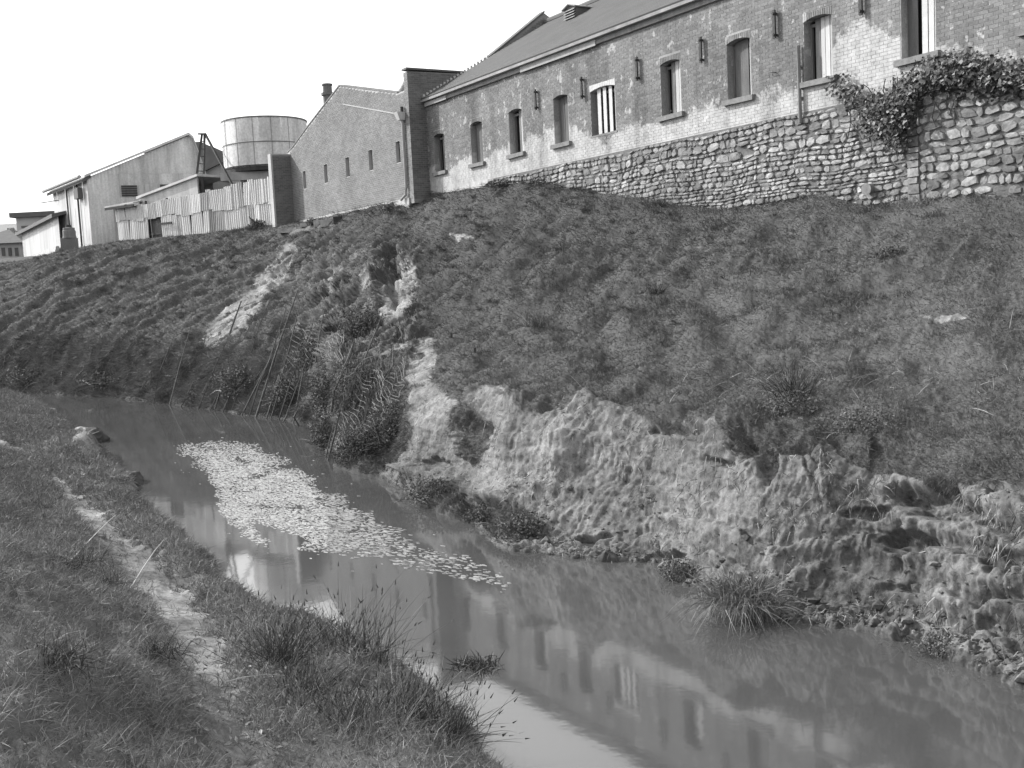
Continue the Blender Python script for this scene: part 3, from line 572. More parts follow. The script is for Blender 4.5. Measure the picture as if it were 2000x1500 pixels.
mb = MB(); panel(mb, -15, SEND, 7.6, [(-15, EAVE), (SEND, EAVE)], holes, -.36, -.002); mb.build('wall', 'mortar_w', WH)
arch = []
def ztop(l, r, zt): return lambda s: zt-.08*((s-(l+r)/2)/((l-r)/2))**2
bl = bricks(WFv, -15, SEND, lambda s: 8.28, lambda s: EAVE-.02, [(h[0]-.02, h[1]+.02, h[2], h[3]+.135) if i != 4 else h for i, h in enumerate(holes)])
stones_cut = -3.0
inview = sorted([b for b in bl if -4.4 < b[0]], key=lambda b: b[0])
near300 = inview[:300]; ns = set(near300); brick_mass('brickwork', WFv, [b for b in bl if b not in ns], 'brick_w', WH, label='old red brick of the long wall')
ang = math.atan2(U[1], U[0])
bm_full = MB(); c, s_ = math.cos(ang), math.sin(ang)
def loc_brick(wd, hh):
    P8 = [(x, y, z) for z in (0, hh) for x, y in ((0, .03), (wd, .03), (wd, 0), (0, 0))]
    m = MB(); m.hexa([(x*c+y*-N[0], x*s_+y*-N[1], z) for x, y, z in P8]); me = bpy.data.meshes.new('brick'); me.from_pydata(m.v, [], m.f); me.materials.append(M['brick_wo']); return me
cache = {}
for a, b, z0, z1 in near300:
    key = round(b-a, 2)
    if key not in cache: cache[key] = loc_brick(key, CO-JT)
    o = bpy.data.objects.new('brick', cache[key]); COL.objects.link(o); o.parent = WH
    o.location = Vector(WF(a, .004+random.uniform(-.001, .002), z0))-WH.location
# windows
for wi, (l, r, zb, zt, bd, kind) in enumerate(WIN):
    wroot = MB(); cs = 12; f_ = ztop(l, r, zt)
    g = .05; wroot.wbox(r, r+g, -.32, -.24, zb, zt-.1).wbox(l-g, l, -.32, -.24, zb, zt-.1).wbox(r+g, l-g, -.32, -.24, zb, zb+g).wbox(r+g, l-g, -.32, -.24, zt-.2, zt-.12)
    wn = wroot.build('window', 'greywood' if wi != 8 else 'white', WH)
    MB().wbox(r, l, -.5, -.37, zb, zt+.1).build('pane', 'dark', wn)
    W_ = l-r
    for f0, f1, k in bd:
        a1, a0 = l-W_*f0, l-W_*f1
        a0, a1 = max(a0, r+.012), min(a1, l-.012); bz = zt-.02 if wi != 4 else zt-.02
        off = -.22 if k != 'w' else (-.10 if wi == 4 else -.2)
        MB().wbox(a0+.004, a1-.004, off-.02, off+random.uniform(-.004, .004), zb+.012, bz).build('board', {'b': 'board', 'd': 'board_dark', 'g': 'greywood', 'w': 'white'}[k], wn)
    if wi == 4:
        MB().wbox(r-.05, l+.05, -.2, .015, zb-.07, zb).build('sill', 'greywood', wn)
    else:
        sm = MB(); j = random.uniform(-.01, .01); sm.hexa([WF(a, o, z+e) for z, dz in ((zb-.14, 0), (zb, 0)) for a, o, e in ((r-.14, -.22, 0), (l+.14, -.22, 0), (l+.14, .12, -.02+j), (r-.14, .12, -.02-j))])
        sm.build('sill', 'sill', wn)
    # segmental brick arch: soldiers with the curved underside of the opening
    am = MB(); nb_ = 13 if wi != 4 else 15
    for k in range(nb_):
        xa, xb = r-.02+(W_+.04)*k/nb_+.006, r-.02+(W_+.04)*(k+1)/nb_-.006
        am.hexa([WF(xa, -.3, f_(xa)), WF(xb, -.3, f_(xb)), WF(xb, .011, f_(xb)), WF(xa, .011, f_(xa)), WF(xa, -.3, zt+.13), WF(xb, -.3, zt+.13), WF(xb, .011, zt+.13), WF(xa, .011, zt+.13)], random.random())
    am.build('arch', 'brick_w' if wi != 4 else 'white', wn)
# eave: gutter, fascia, roof with ridge, fire wall
mb = MB(); mb.wbox(-15, SEND, 0, .10, EAVE-.20, EAVE-.02); mb.build('fascia', 'greywood', WH)
MB().wbox(9.0, 13.6, .10, .125, EAVE-.24, EAVE-.04).build('fascia_board', 'pipe', WH, label='long pale length of fascia board where the paint survives'); MB().wbox(19.3, 21.2, .10, .125, EAVE-.22, EAVE-.06).build('fascia_board', 'pipe', WH, label='short pale length of fascia board near the corner pilaster')
mb = MB(); mb.wbox(-15, SEND, .10, .25, EAVE-.03, EAVE+.06); mb.build('gutter', 'gutter', WH)
RZ, RO = 15.62, -6.2
RE = SEND-.05
mb = MB()
for o0, z0, o1, z1 in ((.22, EAVE+.02, RO, RZ), (RO, RZ, -12.6, EAVE)):
    mb.hexa([WF(-15, o0, z0), WF(RE, o0, z0), WF(RE, o1, z1), WF(-15, o1, z1), WF(-15, o0, z0+.1), WF(RE, o0, z0+.1), WF(RE, o1, z1+.1), WF(-15, o1, z1+.1)])
rf = mb.build('roof', 'roof', WH)
mb = MB(); k = 0                                                        # courses of slates as shallow steps
nrow = 34
for i in range(nrow):
    t0, t1 = i/nrow, (i+1)/nrow; o0, o1 = .24+(RO-.24)*t0, .24+(RO-.24)*t1; z0, z1 = EAVE+.12+(RZ+.1-EAVE-.12)*t0, EAVE+.12+(RZ+.1-EAVE-.12)*t1
    mb.add([WF(-15, o0, z0+.03), WF(RE, o0, z0+.03), WF(RE, o1, z1+.005), WF(-15, o1, z1+.005), WF(-15, o0, z0-.01), WF(RE, o0, z0-.01)], [(0, 1, 2, 3), (4, 5, 1, 0)])
mb.build('slate_courses', 'roof', rf, 'stuff')
mb = MB(); mb.tube([WF(-15, RO, RZ+.14), WF(RE, RO, RZ+.14)], .13, 8); mb.build('ridge_cap', 'roof', rf)
# rafters at the far verge, seen as a saw edge of flashing against the fire wall
mb = MB()
for k in range(20):
    t = (k+.5)/38; o = .2+(RO-.2)*t; z = EAVE+.15+(RZ-EAVE)*t; mb.wbox(SEND-.08, SEND-.02, o-.07, o+.02, z-.05, z+.10)
mb.build('stepped_flashing', 'white', rf)
# roof vent with louvres
vs_, ve_ = 17.0, 16.2
def roofz(o): return EAVE+.12+(RZ-EAVE)*(o-.22)/(RO-.22)
vo0 = -4.3; vz = roofz(vo0); vm_ = (vs_+ve_)/2
vx = MB(); vx.prism([WF(ve_, vo0, vz-.1), WF(vs_, vo0, vz-.1), WF(vs_, vo0, vz+.42), WF(vm_, vo0, vz+.56), WF(ve_, vo0, vz+.42)], np.array(WF(0, -1.5, 0))-np.array(WF(0, 0, 0)))
rv = vx.build('roof_vent', 'roof', rf)
vr = MB()
for k in range(4):
    zl_ = vz+.02+k*.1; vr.hexa([WF(a, o, zz+e) for e in (0, .02) for a, o, zz in ((ve_+.03, vo0+.09, zl_), (vs_-.03, vo0+.09, zl_), (vs_-.03, vo0+.005, zl_+.06), (ve_+.03, vo0+.005, zl_+.06))])
for sx in (1, -1):
    ex = vm_+sx*.47; vr.hexa([WF(a, o, z+e) for e in (0, .04) for a, o, z in ((vm_, vo0+.12, vz+.57), (ex, vo0+.12, vz+.41), (ex, -5.9, vz+.41), (vm_, -5.9, vz+.57))])
vr.build('vent_louvres', 'gutter', rf)
# fire wall at the far end: front corner proud, rising to a low parapet, then up along the gable
FP = [(GO, 7.8), (GO, 13.22), (-2.9, 13.30), (-3.15, 13.95), (RO, RZ+.55), (-12.6, 12.6), (-12.6, 7.8)]
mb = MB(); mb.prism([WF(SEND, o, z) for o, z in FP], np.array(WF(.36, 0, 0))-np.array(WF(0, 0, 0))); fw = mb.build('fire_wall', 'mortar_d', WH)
fr = lambda a, off, z: (W0[0]+U[0]*(SEND-off)+N[0]*a, W0[1]+U[1]*(SEND-off)+N[1]*a, z)
ft = lambda a: float(np.interp(-a, [-GO, 2.9, 3.15, 6.2, 12.6], [13.2, 13.28, 13.9, RZ+.5, 12.6]))
bm_ = bricks(fr, RO, GO, lambda a: 7.9 if a > -.02 else (EAVE+.1 if a > -.2 else roofz(a)-.02), ft, [])
brick_mass('brickwork', fr, bm_, 'brick_d', fw)  # shade of the return face put into the brick colour
wf2 = lambda s, off, z: WFv(s, GO+off, z)
brick_mass('brickwork', wf2, bricks(wf2, SEND, SEND+.36, lambda s: 7.9, lambda s: 13.2, []), 'brick_g', fw)
mb = MB(); mb.wbox(SEND-.05, SEND+.41, -2.9, GO+.05, 13.30, 13.38); cp = lambda o0, z0, o1, z1: mb.hexa([WF(SEND-.05, o0, z0), WF(SEND+.41, o0, z0), WF(SEND+.41, o1, z1), WF(SEND-.05, o1, z1), WF(SEND-.05, o0, z0+.08), WF(SEND+.41, o0, z0+.08), WF(SEND+.41, o1, z1+.08), WF(SEND-.05, o1, z1+.08)])
cp(-3.15, 13.97, RO, RZ+.57); mb.build('coping', 'roof', fw)
# iron wall ties
for i, (px, py) in enumerate([(1050,195),(1140,172),(1248,135),(1373,98),(1517,48),(1686,0)]):
    s, z = onwall(px, py, 0.); b = MB().wbox(s-.045, s+.045, .07, .12, z-.36, z+.36, .5); b.wbox(s-.02, s+.02, 0, .07, z-.3, z-.24).wbox(s-.02, s+.02, 0, .07, z+.24, z+.3); b.tube([WF(s, .12, z-.27), WF(s, .15, z-.27)], .035, 6).tube([WF(s, .12, z+.27), WF(s, .15, z+.27)], .035, 6)
    b.build('wall_tie', 'iron', WH)
b = MB().tube([WF(.3, .09, 8.0), WF(.32, .09, 9.95)], .05, 8); b.wbox(.25, .38, 0, .05, 9.4, 9.45).wbox(.25, .38, 0, .05, 8.6, 8.65); b.build('waste_pipe', 'greywood', WH)
b = MB().tube([WF(1.2, .01, 9.45), WF(1.2, .12, 9.45), WF(1.2, .13, 9.36)], .012, 5).tube([WF(1.2, .1, 9.45), WF(1.38, .1, 9.46)], .01, 5); b.build('hook', 'iron', WH)

# ------------------------------------------------------------------ gable building
GA, GB = SEND+.37, 36.1
GT = [(GA, 12.42), (28.5, 13.88), (GB, 11.6)]
GT = [(22.3, 12.5), (28.5, 13.9), (33.0, 12.62), (35.3, 11.9), (GB, 11.75)]
SL = [(a-.2, a+.2, 9.63, 10.53) for a in (22.6, 25.47, 28.14, 30.9, 33.85)]
GR = thing('gable_brick_building', 'pale brick building with a low gable and five narrow slit windows', 'building', WF(29, GO, 8.1))
g2f = lambda s: float(np.interp(s, [p[0] for p in GT], [p[1] for p in GT]))
mb = MB(); panel(mb, GA, GB, 7.6, GT, SL, GO-.36, GO-.002); mb.build('wall', 'mortar_g', GR)
brick_mass('brickwork', wf2, bricks(wf2, GA, GB-.36, lambda s: 8.02, lambda s: g2f(s)-.02, SL), 'brick_g', GR)
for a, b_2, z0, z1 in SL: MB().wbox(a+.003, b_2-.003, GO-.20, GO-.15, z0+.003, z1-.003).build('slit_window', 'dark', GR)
mb = MB()
for (sa, za), (sb, zb_) in zip(GT[:-1], GT[1:]): mb.hexa([WF(sa, GO-.4, za), WF(sb, GO-.4, zb_), WF(sb, GO+.03, zb_), WF(sa, GO+.03, za), WF(sa, GO-.4, za+.07), WF(sb, GO-.4, zb_+.07), WF(sb, GO+.03, zb_+.07), WF(sa, GO+.03, za+.07)])
mb.build('coping', 'brick_g', GR)
# second course line below the gable parapet
mb = MB(); mb.hexa([WF(22.4, GO, 11.62), WF(28.2, GO, 12.98), WF(28.2, GO+.03, 12.98), WF(22.4, GO+.03, 11.62), WF(22.4, GO, 11.67), WF(28.2, GO, 13.03), WF(28.2, GO+.03, 13.03), WF(22.4, GO+.03, 11.67)]); mb.build('string_course', 'mortar_g', GR)
mb = MB(); mb.hexa([WF(GA, GO-.4, 12.1), WF(28.5, GO-.4, 13.5), WF(28.5, -14, 13.5), WF(GA, -14, 12.1), WF(GA, GO-.4, 12.2), WF(28.5, GO-.4, 13.6), WF(28.5, -14, 13.6), WF(GA, -14, 12.2)])
mb.hexa([WF(28.5, GO-.4, 13.5), WF(GB, GO-.4, 11.2), WF(GB, -14, 11.2), WF(28.5, -14, 13.5), WF(28.5, GO-.4, 13.6), WF(GB, GO-.4, 11.3), WF(GB, -14, 11.3), WF(28.5, -14, 13.6)]); mb.build('roof', 'roof', GR)
mb = MB().wbox(GB-.3, GB, -14, GO-.4, 7.6, 11.3); mb.build('side_wall', 'brick_g', GR)
# fin wall with its shadow on the left end
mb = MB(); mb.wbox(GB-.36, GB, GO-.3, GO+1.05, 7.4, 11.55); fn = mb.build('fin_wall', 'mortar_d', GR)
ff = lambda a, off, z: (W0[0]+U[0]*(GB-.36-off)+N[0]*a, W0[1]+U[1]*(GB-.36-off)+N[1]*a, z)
brick_mass('brickwork', ff, bricks(ff, GO, GO+1.05, lambda a: 7.9, lambda a: 11.55, []), 'brick_d', fn)  # darker brick for the fin side turned from the sun
MB().wbox(GB-.40, GB+.04, GO+1.0, GO+1.1, 7.8, 11.55).wbox(GB-.40, GB+.04, GO-.3, GO+1.1, 11.55, 11.63).build('fin_edge', 'concrete', fn)  # pale facing puts the sunlit front edge into the colour
mb = MB(); mb.wbox(SEND+.37, GB+.1, GO-.1, GO+.07, 7.3, 8.05); mb.build('footing', 'footing', GR)
# rainwater head and downpipe in the corner
s, z = onwall(788, 212, GO); dp = MB().tube([WF(21.85, GO+.08, 11.4), WF(21.85, GO+.08, 8.5), WF(21.9, GO+.10, 8.2), WF(22.2, GO+.2, 8.0)], .06, 8)
o = dp.build('downpipe', 'pipe', GR)
rh = MB(); rh.hexa([WF(a, o_, z) for z, e in ((11.3, .12), (11.62, .19)) for a, o_ in ((21.85-e, GO+.01), (21.85+e, GO+.01), (21.85+e, GO+.02+2*e), (21.85-e, GO+.02+2*e))]); rh.build('rainwater_head', 'white', o)
MB().tube([WF(21.8, GO+.1, 11.62), WF(21.8, GO+.1, 11.85)], .07, 8).build('pipe_stub', 'iron', o)
# metal flue with collar behind the left slope of the gable
s0 = onwall(641, 200, -2.)[0]; fl = MB()
c_ = WF(s0, -2., 0); zc = onwall(641, 163, -2.)[1]
for za, zb_, r_ in ((12.0, zc-.62, .27), (zc-.62, zc-.48, .36), (zc-.48, zc-.08, .26), (zc-.08, zc, .3)): fl.tube([(c_[0], c_[1], za), (c_[0], c_[1], zb_)], r_, 10)
fl.build('chimney', 'brick_d', GR)
# curved cowl behind the parapet
pts = []
for k in range(9):
    t = k/8; q = onwall(775+22*t**.6*1.0, 186-32*t, -.5); pts.append(WF(q[0]-0, -.5, q[1]))
cw = MB().tube([(pts[0][0], pts[0][1], 11.8)]+pts, [.2]*8+[.17, .13], 9); cw.build('cowl', 'tin_pale', GR, smooth=True)

# ------------------------------------------------------------------ rubble stone wall under the warehouse
SW = thing('rubble_stone_wall', 'rough rubble stone retaining wall under the brick warehouse', 'stone wall', WF(0, 0, 5.6))
mb = MB(); mb.wbox(-15, 16.5, -.5, -.0, 3.5, 8.27); mb.build('joints', 'joint', SW)
stones = []
base_s = sorted([onwall(x, y, 0) for x, y in [(825,380),(930,366),(1030,352),(1090,340),(1150,368),(1220,378),(1290,388),(1350,392),(1400,404),(1500,397),(1600,374),(1640,398),(1690,396),(1800,382),(1900,378),(2060,372),(2500,350)]])
bz_ = lambda s: float(np.interp(s, [b[0] for b in base_s], [b[1] for b in base_s]))
z = 4.2; k = 0
SR = random.Random(11)
while z < 8.2:
    hgt = SR.choice([.08, .10, .13, .17, .26]); hgt = min(hgt, 8.27-z)
    s = -15.+SR.random()*.3
    while s < 16.3:
        wd = SR.uniform(.11, .44)*(1.2 if hgt > .2 else .85)
        if hgt > .2 and SR.random() < .4:                      # two small stones stacked in one tall course
            f = SR.uniform(.4, .6); stones += [(s, s+wd, z, z+hgt*f), (s, s+wd*SR.uniform(.85, 1), z+hgt*f, z+hgt)]
        else: stones.append((s, s+wd, z, z+hgt))
        s += wd
    z += hgt
stones = [q for q in stones if SR.random() > .035 and q[3] > bz_((q[0]+q[1])/2)-.25 and q[3] < 8.3]
def warp(s, z):                                                   # the courses wander
    return s+.04*math.sin(z*3.1+s*.7), z+.03*math.sin(s*1.3)+.02*math.sin(s*3.3+z*2.)
def stone_mesh(q, mb, tone, o0=0.):
    s0, s1, z0, z1 = q; g = .006; R_ = SR.uniform; cx, cz, hw, hh = (s0+s1)/2, (z0+z1)/2, (s1-s0)/2-g, (z1-z0)/2-g
    m = 7; outer, inner = [], []; pr = R_(.008, .075)
    angs = [math.radians(a+R_(-12, 12)) for a in (20, 70, 120, 165, 210, 285, 335)]
    for a in angs:
        ca, sa = math.cos(a), math.sin(a); sc_ = min(1/max(abs(ca), .01), 1/max(abs(sa), .01)); sc_ = 1+(sc_-1)*.95
        x, y = cx+ca*sc_*hw*R_(.84, 1.04), cz+sa*sc_*hh*R_(.8, 1.05); outer.append(warp(x, y)); f = R_(.84, .96); inner.append(warp(cx+(x-cx)*f, cz+(y-cz)*f))
    vs = [WF(a, o0-.04, b) for a, b in outer]+[WF(a, o0+pr*.55, b) for a, b in outer]+[WF(a, o0+pr+R_(-.014, .014), b) for a, b in inner]
    c = warp(cx, cz); vs.append(WF(c[0], o0+pr+R_(-.005, .015), c[1]))
    fs = [(i, (i+1) % m, m+(i+1) % m, m+i) for i in range(m)]+[(m+i, m+(i+1) % m, 2*m+(i+1) % m, 2*m+i) for i in range(m)]+[(2*m+i, 2*m+(i+1) % m, 3*m) for i in range(m)]
    mb.add(vs, fs, tone)
stones = [q for q in stones if q[0] > -3.2]
vis_ = lambda q: -5.9 < (q[0]+q[1])/2 < 12 and q[2] > bz_((q[0]+q[1])/2)-.1
rank = sorted([q for q in stones if vis_(q)], key=lambda q: -(q[1]-q[0])*(q[3]-q[2])/((28+(q[0]+q[1])*.43)**2)*1.0)
big_ = rank[:300]; bs = set(big_)
for q in big_:
    m_ = MB(); stone_mesh(q, m_, .5); m_.build('stone', 'stone', SW)
m_ = MB()
for q in stones:
    if q not in bs: stone_mesh(q, m_, SR.random())
m_.build('small_stones', 'stone_j', SW, 'stuff')
# buttress of stone at the right with squared quoins
BT = thing('stone_buttress', 'squared stone pier standing proud of the rubble wall at its right end', 'buttress', WF(-3.3, .3, 5.2))
bm0 = MB().wbox(-14.9, -3.02, -.1, .06, 4.0, 8.0); bm0.build('joints', 'joint', BT)
z = 4.4
while z < 7.95:
    h_ = SR.uniform(.12, .25); a = -14.8
    while a < -3.3:
        w_ = SR.uniform(.16, .5); a2 = min(a+w_, -3.3); m_ = MB(); stone_mesh((a, a2, z, min(z+h_, 8.0)), m_, .5, .06)
        if z+h_ > bz_(a)-.1: m_.build('stone', 'stone', BT)
        a = a2
    wq = SR.uniform(.2, .3); q = MB(); j = lambda: SR.uniform(-.01, .01)
    q.hexa([WF(-3.02-wq, .0, z+.01), WF(-3.0, .0, z+.01), WF(-3.0, .12+j(), z+.01), WF(-3.02-wq, .12+j(), z+.01), WF(-3.02-wq, .0, z+h_-.015), WF(-3.0, .0, z+h_-.015), WF(-3.0, .12+j(), z+h_-.015), WF(-3.02-wq, .12+j(), z+h_-.015)])
    if z+h_ > bz_(-3.1)-.1: q.build('quoin', 'stone', BT)
    z += h_
# clay drain outlet low in the wall
s, z = onwall(1703, 368, .0); dr = MB().tube([WF(s, -.1, z), WF(s, .2, z-.02)], .13, 10, cap=False).tube([WF(s, .2, z-.02), WF(s, .21, z-.02)], .15, 10); dr.build('drain_outlet', 'sill', SW)

# ================================================================== yard, sheds, tank
def corr_sheet(A, B, z0, z1, pitch=.076*2, amp=.012, skew=0.):
    """vertical corrugated sheet from A to B (xy), as a mesh builder; A,B world xy"""
    A, B = np.array(A[:2]), np.array(B[:2]); d = B-A; Lx = np.hypot(*d); d = d/Lx; nr_ = np.array([d[1], -d[0]])
    if nr_@(-A) < 0: nr_ = -nr_
    n_ = max(4, int(Lx/pitch)*2); vs, fs = [], []
    for i in range(n_+1):
        p = A+d*Lx*i/n_+nr_*(amp if i % 2 else -amp)
        vs += [(p[0], p[1], z0), (p[0]+d[0]*skew, p[1]+d[1]*skew, z1)]
    fs = [(2*i, 2*i+2, 2*i+3, 2*i+1) for i in range(n_)]
    return MB().add(vs, fs)
FA, FB = np.array(WF(GB+.1, GO+.05, 0))[:2], atD(229, 440, 68)[:2]; FL = float(np.hypot(*(FB-FA))); FD = (FB-FA)/FL; FNv = np.array([FD[1], -FD[0]]); FNv = FNv if FNv@FA < 0 else -FNv
def FW(t, off, z): p = FA+FD*t+FNv*off; return (p[0], p[1], z)
def FT_(px):
    d = ray(px, 440); t = (FNv@(FA-CC[:2]))/(FNv@d[:2]); return float((CC[:2]+d[:2]*t-FA)@FD)
def fbox(mb, a, b, o0, o1, z0, z1): return mb.hexa([FW(x, y, z) for z in (z0, z1) for x, y in ((a, o0), (b, o0), (b, o1), (a, o1))])
FS0, FS1 = 0., FL
FN = thing('iron_fence', 'patchwork fence of overlapping corrugated iron sheets between the fin wall and the sheds', 'fence', FW(FL/2, 0, 8.1))
fr_ = random.Random(4)
for row in (0, 1):
    s = FS0
    while s < FS1:
        wd = fr_.uniform(.38, .74); e = min(s+wd, FS1); m = (s+e)/2
        low_side = s > FT_(372)
        if row == 0: z0, z1 = 7.3, 9.3+fr_.uniform(-.06, .06)
        else: z0, z1 = 9.2+fr_.uniform(-.12, .10), float(np.interp(m, [0, FT_(318), FT_(300)], [10.72, 10.15, 10.1]))+fr_.uniform(-.10, .08)
        if row == 0 and FT_(312) < m < FT_(287): z1 = 9.2; s = e; gap = fr_.random() < .5
        else: gap = False
        o_ = (.03 if row else 0)+fr_.uniform(-.02, .02)
        if not gap:
            a_, b_2 = FW(s-.03, o_, 0), FW(e+.02, o_, 0)
            ob = corr_sheet(a_, b_2, z0, z1, skew=fr_.uniform(-.12, .12)).build('iron_sheet', fr_.choice(['tin_pale', 'tin', 'tin', 'tin_pale', 'tin_dark'] if not low_side else ['tin_pale', 'tin_pale', 'tin']), FN)
        s = e
mb = MB(); fbox(mb, 0, FL, -.12, -.05, 9.18, 9.26); fbox(mb, 0, FT_(372), -.12, -.05, 9.95, 10.03); fbox(mb, 0, FL, -.12, -.05, 8.2, 8.28); mb.build('rail', 'timber', FN)
for s in np.arange(FS0+.3, FS1, 2.1): fbox(MB(), s, s+.1, -.22, -.12, 7.3, 10.3).build('post', 'timber', FN)
s = FT_(325); fbox(MB(), s-.7, s+.7, .1, .16, 8.72, 8.84).build('loose_rail', 'timber', FN)
for px in (291, 300, 281): s = onwall(px, 440, GO+.1)[0]; fbox(MB(), s-.07, s+.07, .1, .16, 7.6, 9.35).build('plank', 'greywood' if px != 281 else 'board', FN)
# long low shed behind the left half of the fence
la, lb_ = FT_(382), FT_(217)
LS = thing('long_low_shed', 'long low lean-to shed with a pale iron roof behind the left end of the fence', 'shed', FW((la+lb_)/2, -.5, 8.1))
lc = FT_(272)
mb = MB(); mb.hexa([FW(a, o, z) for z_ in (0, .07) for a, o, z in ((lc, .3, 10.2+z_), (lb_+.1, .3, 10.16+z_), (lb_+.1, -1.6, 10.5+z_), (lc, -1.6, 10.55+z_))]); mb.build('roof', 'tin', LS)
fbox(MB(), lc, lb_+.1, .24, .3, 10.0, 10.15).build('fascia', 'timber', LS); fbox(MB(), la, lb_, -1.6, -.25, 7.4, 10.1).build('wall', 'board_dark', LS)
zr0, zr1 = 10.5, 11.3
MB().hexa([FW(lc+.3, -.45, 8), FW(la, -.45, 8), FW(la, -.35, 8), FW(lc+.3, -.35, 8), FW(lc+.3, -.45, zr0), FW(la, -.45, zr1), FW(la, -.35, zr1), FW(lc+.3, -.35, zr0)]).build('end_wall', 'tin', LS)
MB().hexa([FW(lc+.4, -2.4, zr0), FW(la-.2, -2.4, zr1), FW(la-.2, -.2, zr1), FW(lc+.4, -.2, zr0), FW(lc+.4, -2.4, zr0+.14), FW(la-.2, -2.4, zr1+.14), FW(la-.2, -.2, zr1+.14), FW(lc+.4, -.2, zr0+.14)]).build('raking_roof', 'tin_pale', LS)
# small hut with a dark window hole
def boxdir(A, B, depth, z0, z1, mb=None):
    mb = mb or MB(); A, B = np.array(A[:2], float), np.array(B[:2], float); d = (B-A)/np.hypot(*(B-A)); q = np.array([-d[1], d[0]])
    if q@A < 0: q = -q
    pts = [A, B, B+q*depth, A+q*depth]
    return mb.hexa([(*p, z) for z in (z0, z1) for p in pts])
HT = thing('small_iron_hut', 'small pale iron hut with a dark window hole above the fence', 'hut', atD(383, 400, 67))
A, B = atD(352, 380, 67), atD(417, 380, 66); zt = atD(417, 347, 66)[2]; zl = atD(352, 362, 67)[2]
n_sh = 5; wl = MB(); boxdir(A, B, 2.2, 7.5, zl-.1, wl); A2, B2 = np.array(A), np.array(B)
wl.build('wall', 'tin_pale', HT)
d = (B2-A2)[:2]; dl = np.hypot(*d); d /= dl; q = np.array([-d[1], d[0]]); q = q if q@A2[:2] > 0 else -q
MB().hexa([(*(A2[:2]-d*.15-q*.2), zl-.08), (*(B2[:2]+d*.1-q*.2), zt-.08), (*(B2[:2]+d*.1+q*2.4), zt-.08), (*(A2[:2]-d*.15+q*2.4), zl-.08), (*(A2[:2]-d*.15-q*.2), zl), (*(B2[:2]+d*.1-q*.2), zt), (*(B2[:2]+d*.1+q*2.4), zt), (*(A2[:2]-d*.15+q*2.4), zl)]).build('roof', 'white', HT)
MB().hexa([(*(p-q*o), z) for k_ in (0, 1) for p, zz, o in ((A2[:2]-d*.15, zl, .24), (B2[:2]+d*.1, zt, .24), (B2[:2]+d*.1, zt, .2), (A2[:2]-d*.15, zl, .2)) for z in ((zz-.22, zz+.02)[k_],)]).build('fascia', 'white', HT)
MB().hexa([(*(A2[:2]-q*.02), zl-.1), (*(B2[:2]-q*.02), zl-.1), (*(B2[:2]+q*2.2), zl-.1), (*(A2[:2]+q*2.2), zl-.1), (*(A2[:2]-q*.02), zl-.09), (*(B2[:2]-q*.02), zt-.1), (*(B2[:2]+q*2.2), zt-.1), (*(A2[:2]+q*2.2), zl-.09)]).build('gable_end', 'tin_pale', HT)
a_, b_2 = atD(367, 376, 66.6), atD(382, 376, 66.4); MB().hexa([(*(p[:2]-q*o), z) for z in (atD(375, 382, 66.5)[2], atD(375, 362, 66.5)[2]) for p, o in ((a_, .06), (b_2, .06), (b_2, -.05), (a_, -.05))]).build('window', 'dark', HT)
# big iron shed
BS = thing('tall_iron_shed', 'tall corrugated iron shed with a long raking roof behind the low sheds', 'shed', atD(182, 475, 70))
Az, Bz, Cz = atD(180, 475, 71.5), atD(408, 475, 74.4), atD(112, 480, 79)
Ax, Bx, Cx = Az[:2], Bz[:2], Cz[:2]
def onseg(px, py, A, B):                      # ray against the vertical plane through A,B
    A, B = np.array(A[:2]), np.array(B[:2]); nn = np.array([-(B-A)[1], (B-A)[0]]); d = ray(px, py); t = (nn@A)/(nn@d[:2]); return CC+d*t
prof = [onseg(*q, Ax, Bx) for q in [(177, 343), (368, 265), (377, 273), (389, 306), (404, 352), (409, 378)]]
ft = lambda t: float(np.interp(t, [np.hypot(*(p[:2]-Ax)) for p in prof], [p[2] for p in prof]))
LR = np.hypot(*(Bx-Ax)); dR = (Bx-Ax)/LR; nq = np.array([dR[1], -dR[0]]); nq = nq if nq@Ax < 0 else -nq
t = 0.; hz = onseg(260, 338, Ax, Bx)[2]; k = 0
while t < LR-.1:
    e = min(t+.62+.12*((k*7) % 3)/2, LR); p0, p1 = Ax+dR*t, Ax+dR*e
    for zz0, zz1 in (((7.3, hz), (hz-.05, None)) if ft((t+e)/2) > hz+.3 else ((7.3, None),)):
        m_ = MB(); n_ = 6; vs = []
        for i in range(n_+1):
            tt = t+(e-t)*i/n_; p = Ax+dR*tt+nq*((.015 if i % 2 else -.015)+(.02 if zz0 > 8 else 0)); vs += [(*p, zz0), (*p, zz1 if zz1 else ft(tt)-.02)]
        m_.add(vs, [(2*i, 2*i+2, 2*i+3, 2*i+1) for i in range(n_)]); m_.build('iron_sheet', 'tin_shed', BS)
    t = e; k += 1
ws = MB(); ws.prism([(*(Ax-nq*.06), 7.2), (*(Bx-nq*.06), 7.2)]+[(*(p[:2]-nq*.06), p[2]-.06) for p in prof[::-1]], (*( -nq*.15), 0)); ws.build('frame', 'timber', BS)
ez = onseg(177, 343, Ax, Cx)[2]; LL = np.hypot(*(Cx-Ax)); dL = (Cx-Ax)/LL; nl = np.array([dL[1], -dL[0]]); nl = nl if nl@Ax < 0 else -nl
for k in range(8):
    p0, p1 = Ax+dL*LL*k/8, Ax+dL*LL*(k+1)/8; corr_sheet(p0+nl*(.01 if k % 2 else 0), p1, 7.0, ez, .3).build('iron_sheet', 'tin_pale', BS)
vL = np.array([*dL, 0])*(LL+.6)
rm = MB()
